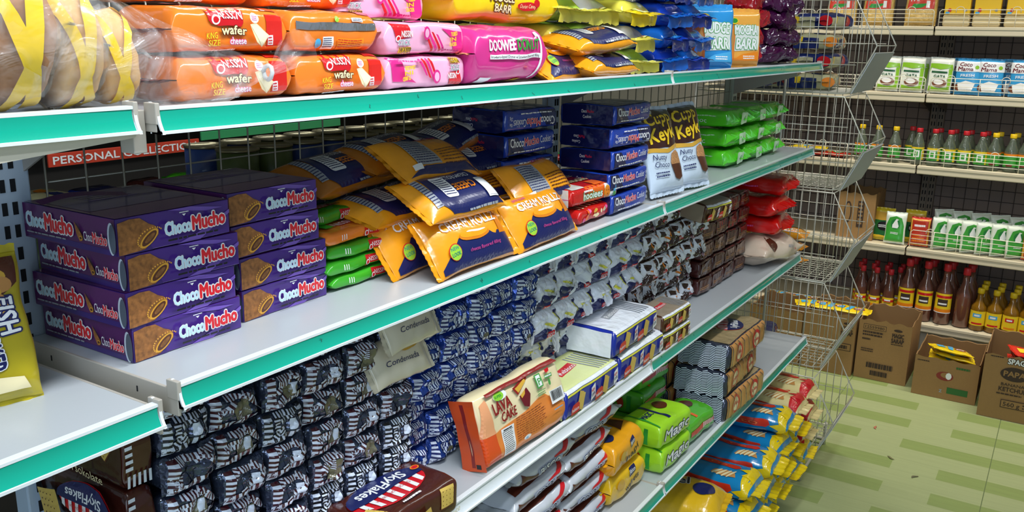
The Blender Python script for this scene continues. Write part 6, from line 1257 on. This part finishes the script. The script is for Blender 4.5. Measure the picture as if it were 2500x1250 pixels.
put(mb.mesh('blue_red_snack_pack'), 'blue_red_snack_pack', (2.585, .245, 1.354), (0, 0, 15), 'glossy blue snack pack with dark red panel in the top wire basket', 'snack pack')
for k in range(3):
    for c in range(2): put(pm[(k+c) % 2], 'cream_roll_pouch', (2.62, .14+.13*c, .735+k*.045), (0, 0, 85+(k-1)*12), 'amber and navy pouch in the third wire basket, %s up, %s' % (ORD[k], ('front pile', 'rear pile')[c]), 'pouch', 'amber and navy pouches in the third basket')
put(b2, 'coffee_mix_pack', (2.62, .18, .430), (0, 0, 10), 'navy pack lying alone in the fourth wire basket', 'coffee pack')
# ================================================================ through the wire panel
CANB = mat('can_label_blue', '#27407a', .4, coat=.3); CANM = mat('can_metal', '#8f8768', .3, metal=.8); CANG = mat('can_label_green', '#4b5a2c', .4)
def can(M):
    g = thing('tin_can', 'x', 'can'); mb = MB(); mb.lathe([(.0335, .004), (.0335, .098)], M, 18); mb.build('can_label', g)
    mb = MB(); mb.lathe([(.033, 0), (.035, .001), (.035, .004), (.0338, .005)], CANM, 18); mb.build('can_base', g); mb = MB(); mb.lathe([(.0338, .098), (.035, .099), (.035, .103), (.032, .1035), (.031, .1005), (0.0, .1005)], CANM, 18); mb.build('can_rim', g); return g
ca, cb_ = can(CANB), can(CANG)
for rr in range(2):
    for lv_ in range(2):
        for k in range(15):
            if lv_ == 1 and k < 4: continue
            src = ca if (k//3+rr) % 2 == 0 else cb_; o = src if id(src) not in seen else copy_tree(src); seen.add(id(src))
            o['label'] = 'dim tin can behind the wire panel, %s row, %s from the left, %s layer' % (('near', 'far')[rr], ORD[k], ('lower', 'upper')[lv_]); o['group'] = 'tin cans behind the wire panel'; o.location = (.12+k*.068, .350+.072*rr, 1.181+lv_*.0815); o.scale = (.92, .92, .78)
PKP = film('coral_pack_film', '#e8685e', .3); AQP = film('aqua_pack_film', '#8fc0b4', .3); DOL = film('dark_olive_film', '#4c5a22', .4)
for k, (x, M, nm, lab) in enumerate(((.86, AQP, 'tissue_pack', 'pale aqua pack behind the wire panel, left of the coral one'), (.95, AQP, 'tissue_pack', 'pale aqua pack behind the wire panel, touching the coral one'), (1.05, PKP, 'soap_pack', 'coral red pack behind the wire panel'), (1.135, DOL, 'olive_pack', 'dark olive pack behind the wire panel'))):
    mb = MB(); p = Pack(.085, .05, .16 if k != 2 else .20, n=6, end='fold', taper=.06, wr=.001, wf=16, seed=720+k); p.body(mb, M); a = Art(.02); a.ell(0, .02, .025, .03, (YEL, SKY, WHITE, LIME)[k]); a.lines(-.03, -.06, .03, -.02, 3, WHITE, k); a.lay(mb, p.front, .001); put(mb.mesh(nm), nm, (x, .36, 1.181), (0, 0, 0), lab, 'pack')
for k in range(9): put(bpy.data.meshes['coffee_mix_pack'] if k % 2 else bpy.data.meshes['red_sachet'], 'household_pack', (1.60+.085*k, .42, 1.182), (0, -90 if k % 2 else 0, 90), 'dim package behind the far wire panel, %s from the left' % ORD[k], 'pack', 'dim packages behind the far wire panel')
def sign(nm, x0, x1, z0, z1, M, txt, TM, lab, y=1.488, slope=0.):
    mb = MB(); mb.box((x0, y, z0), (x1, y+.006, z1), M, .001); a = Art(.2); h = (z1-z0)*.58
    if txt: a.text(txt, x0+.012, z0+(z1-z0)*.2, h, TM, w=(x1-x0)-.024, bold=.05)
    a.lay(mb, lambda x, z, l: Vector((x, y-l, z)), .001); o = mb.build(nm, NEXT_G); o['label'] = lab
sign('shelf_sign', .76, 1.225, 1.163, 1.197, mat('sign_red', '#c8402c', .4), 'PERSONAL COLLECTION', WHITE, 'red shelf sign with white capitals seen through the wires')
sign('shelf_strip', 1.234, 1.83, 1.190, 1.215, mat('sign_green', '#3a9a62', .4), '', WHITE, 'green shelf strip right of the red sign, seen through the wires')
sign('shelf_sign', 1.70, 2.05, 1.135, 1.175, mat('sign_cola_red', '#b5302c', .4), 'Cola', WHITE, 'red drink sign with white script seen through the wires')
for k in range(22):
    me = bpy.data.meshes[('coffee_mix_pack', 'cookie_bundle', 'brown_cookie_pack', 'green_pack')[k % 4]]; put(me, 'household_pack', (-.45+.16*k, 1.62, 1.301 if 0 else 1.021), (0, -0, 90), 'package on the next aisle shelf, %s from the left' % ORD[k], 'pack', 'packages on the next aisle shelf')
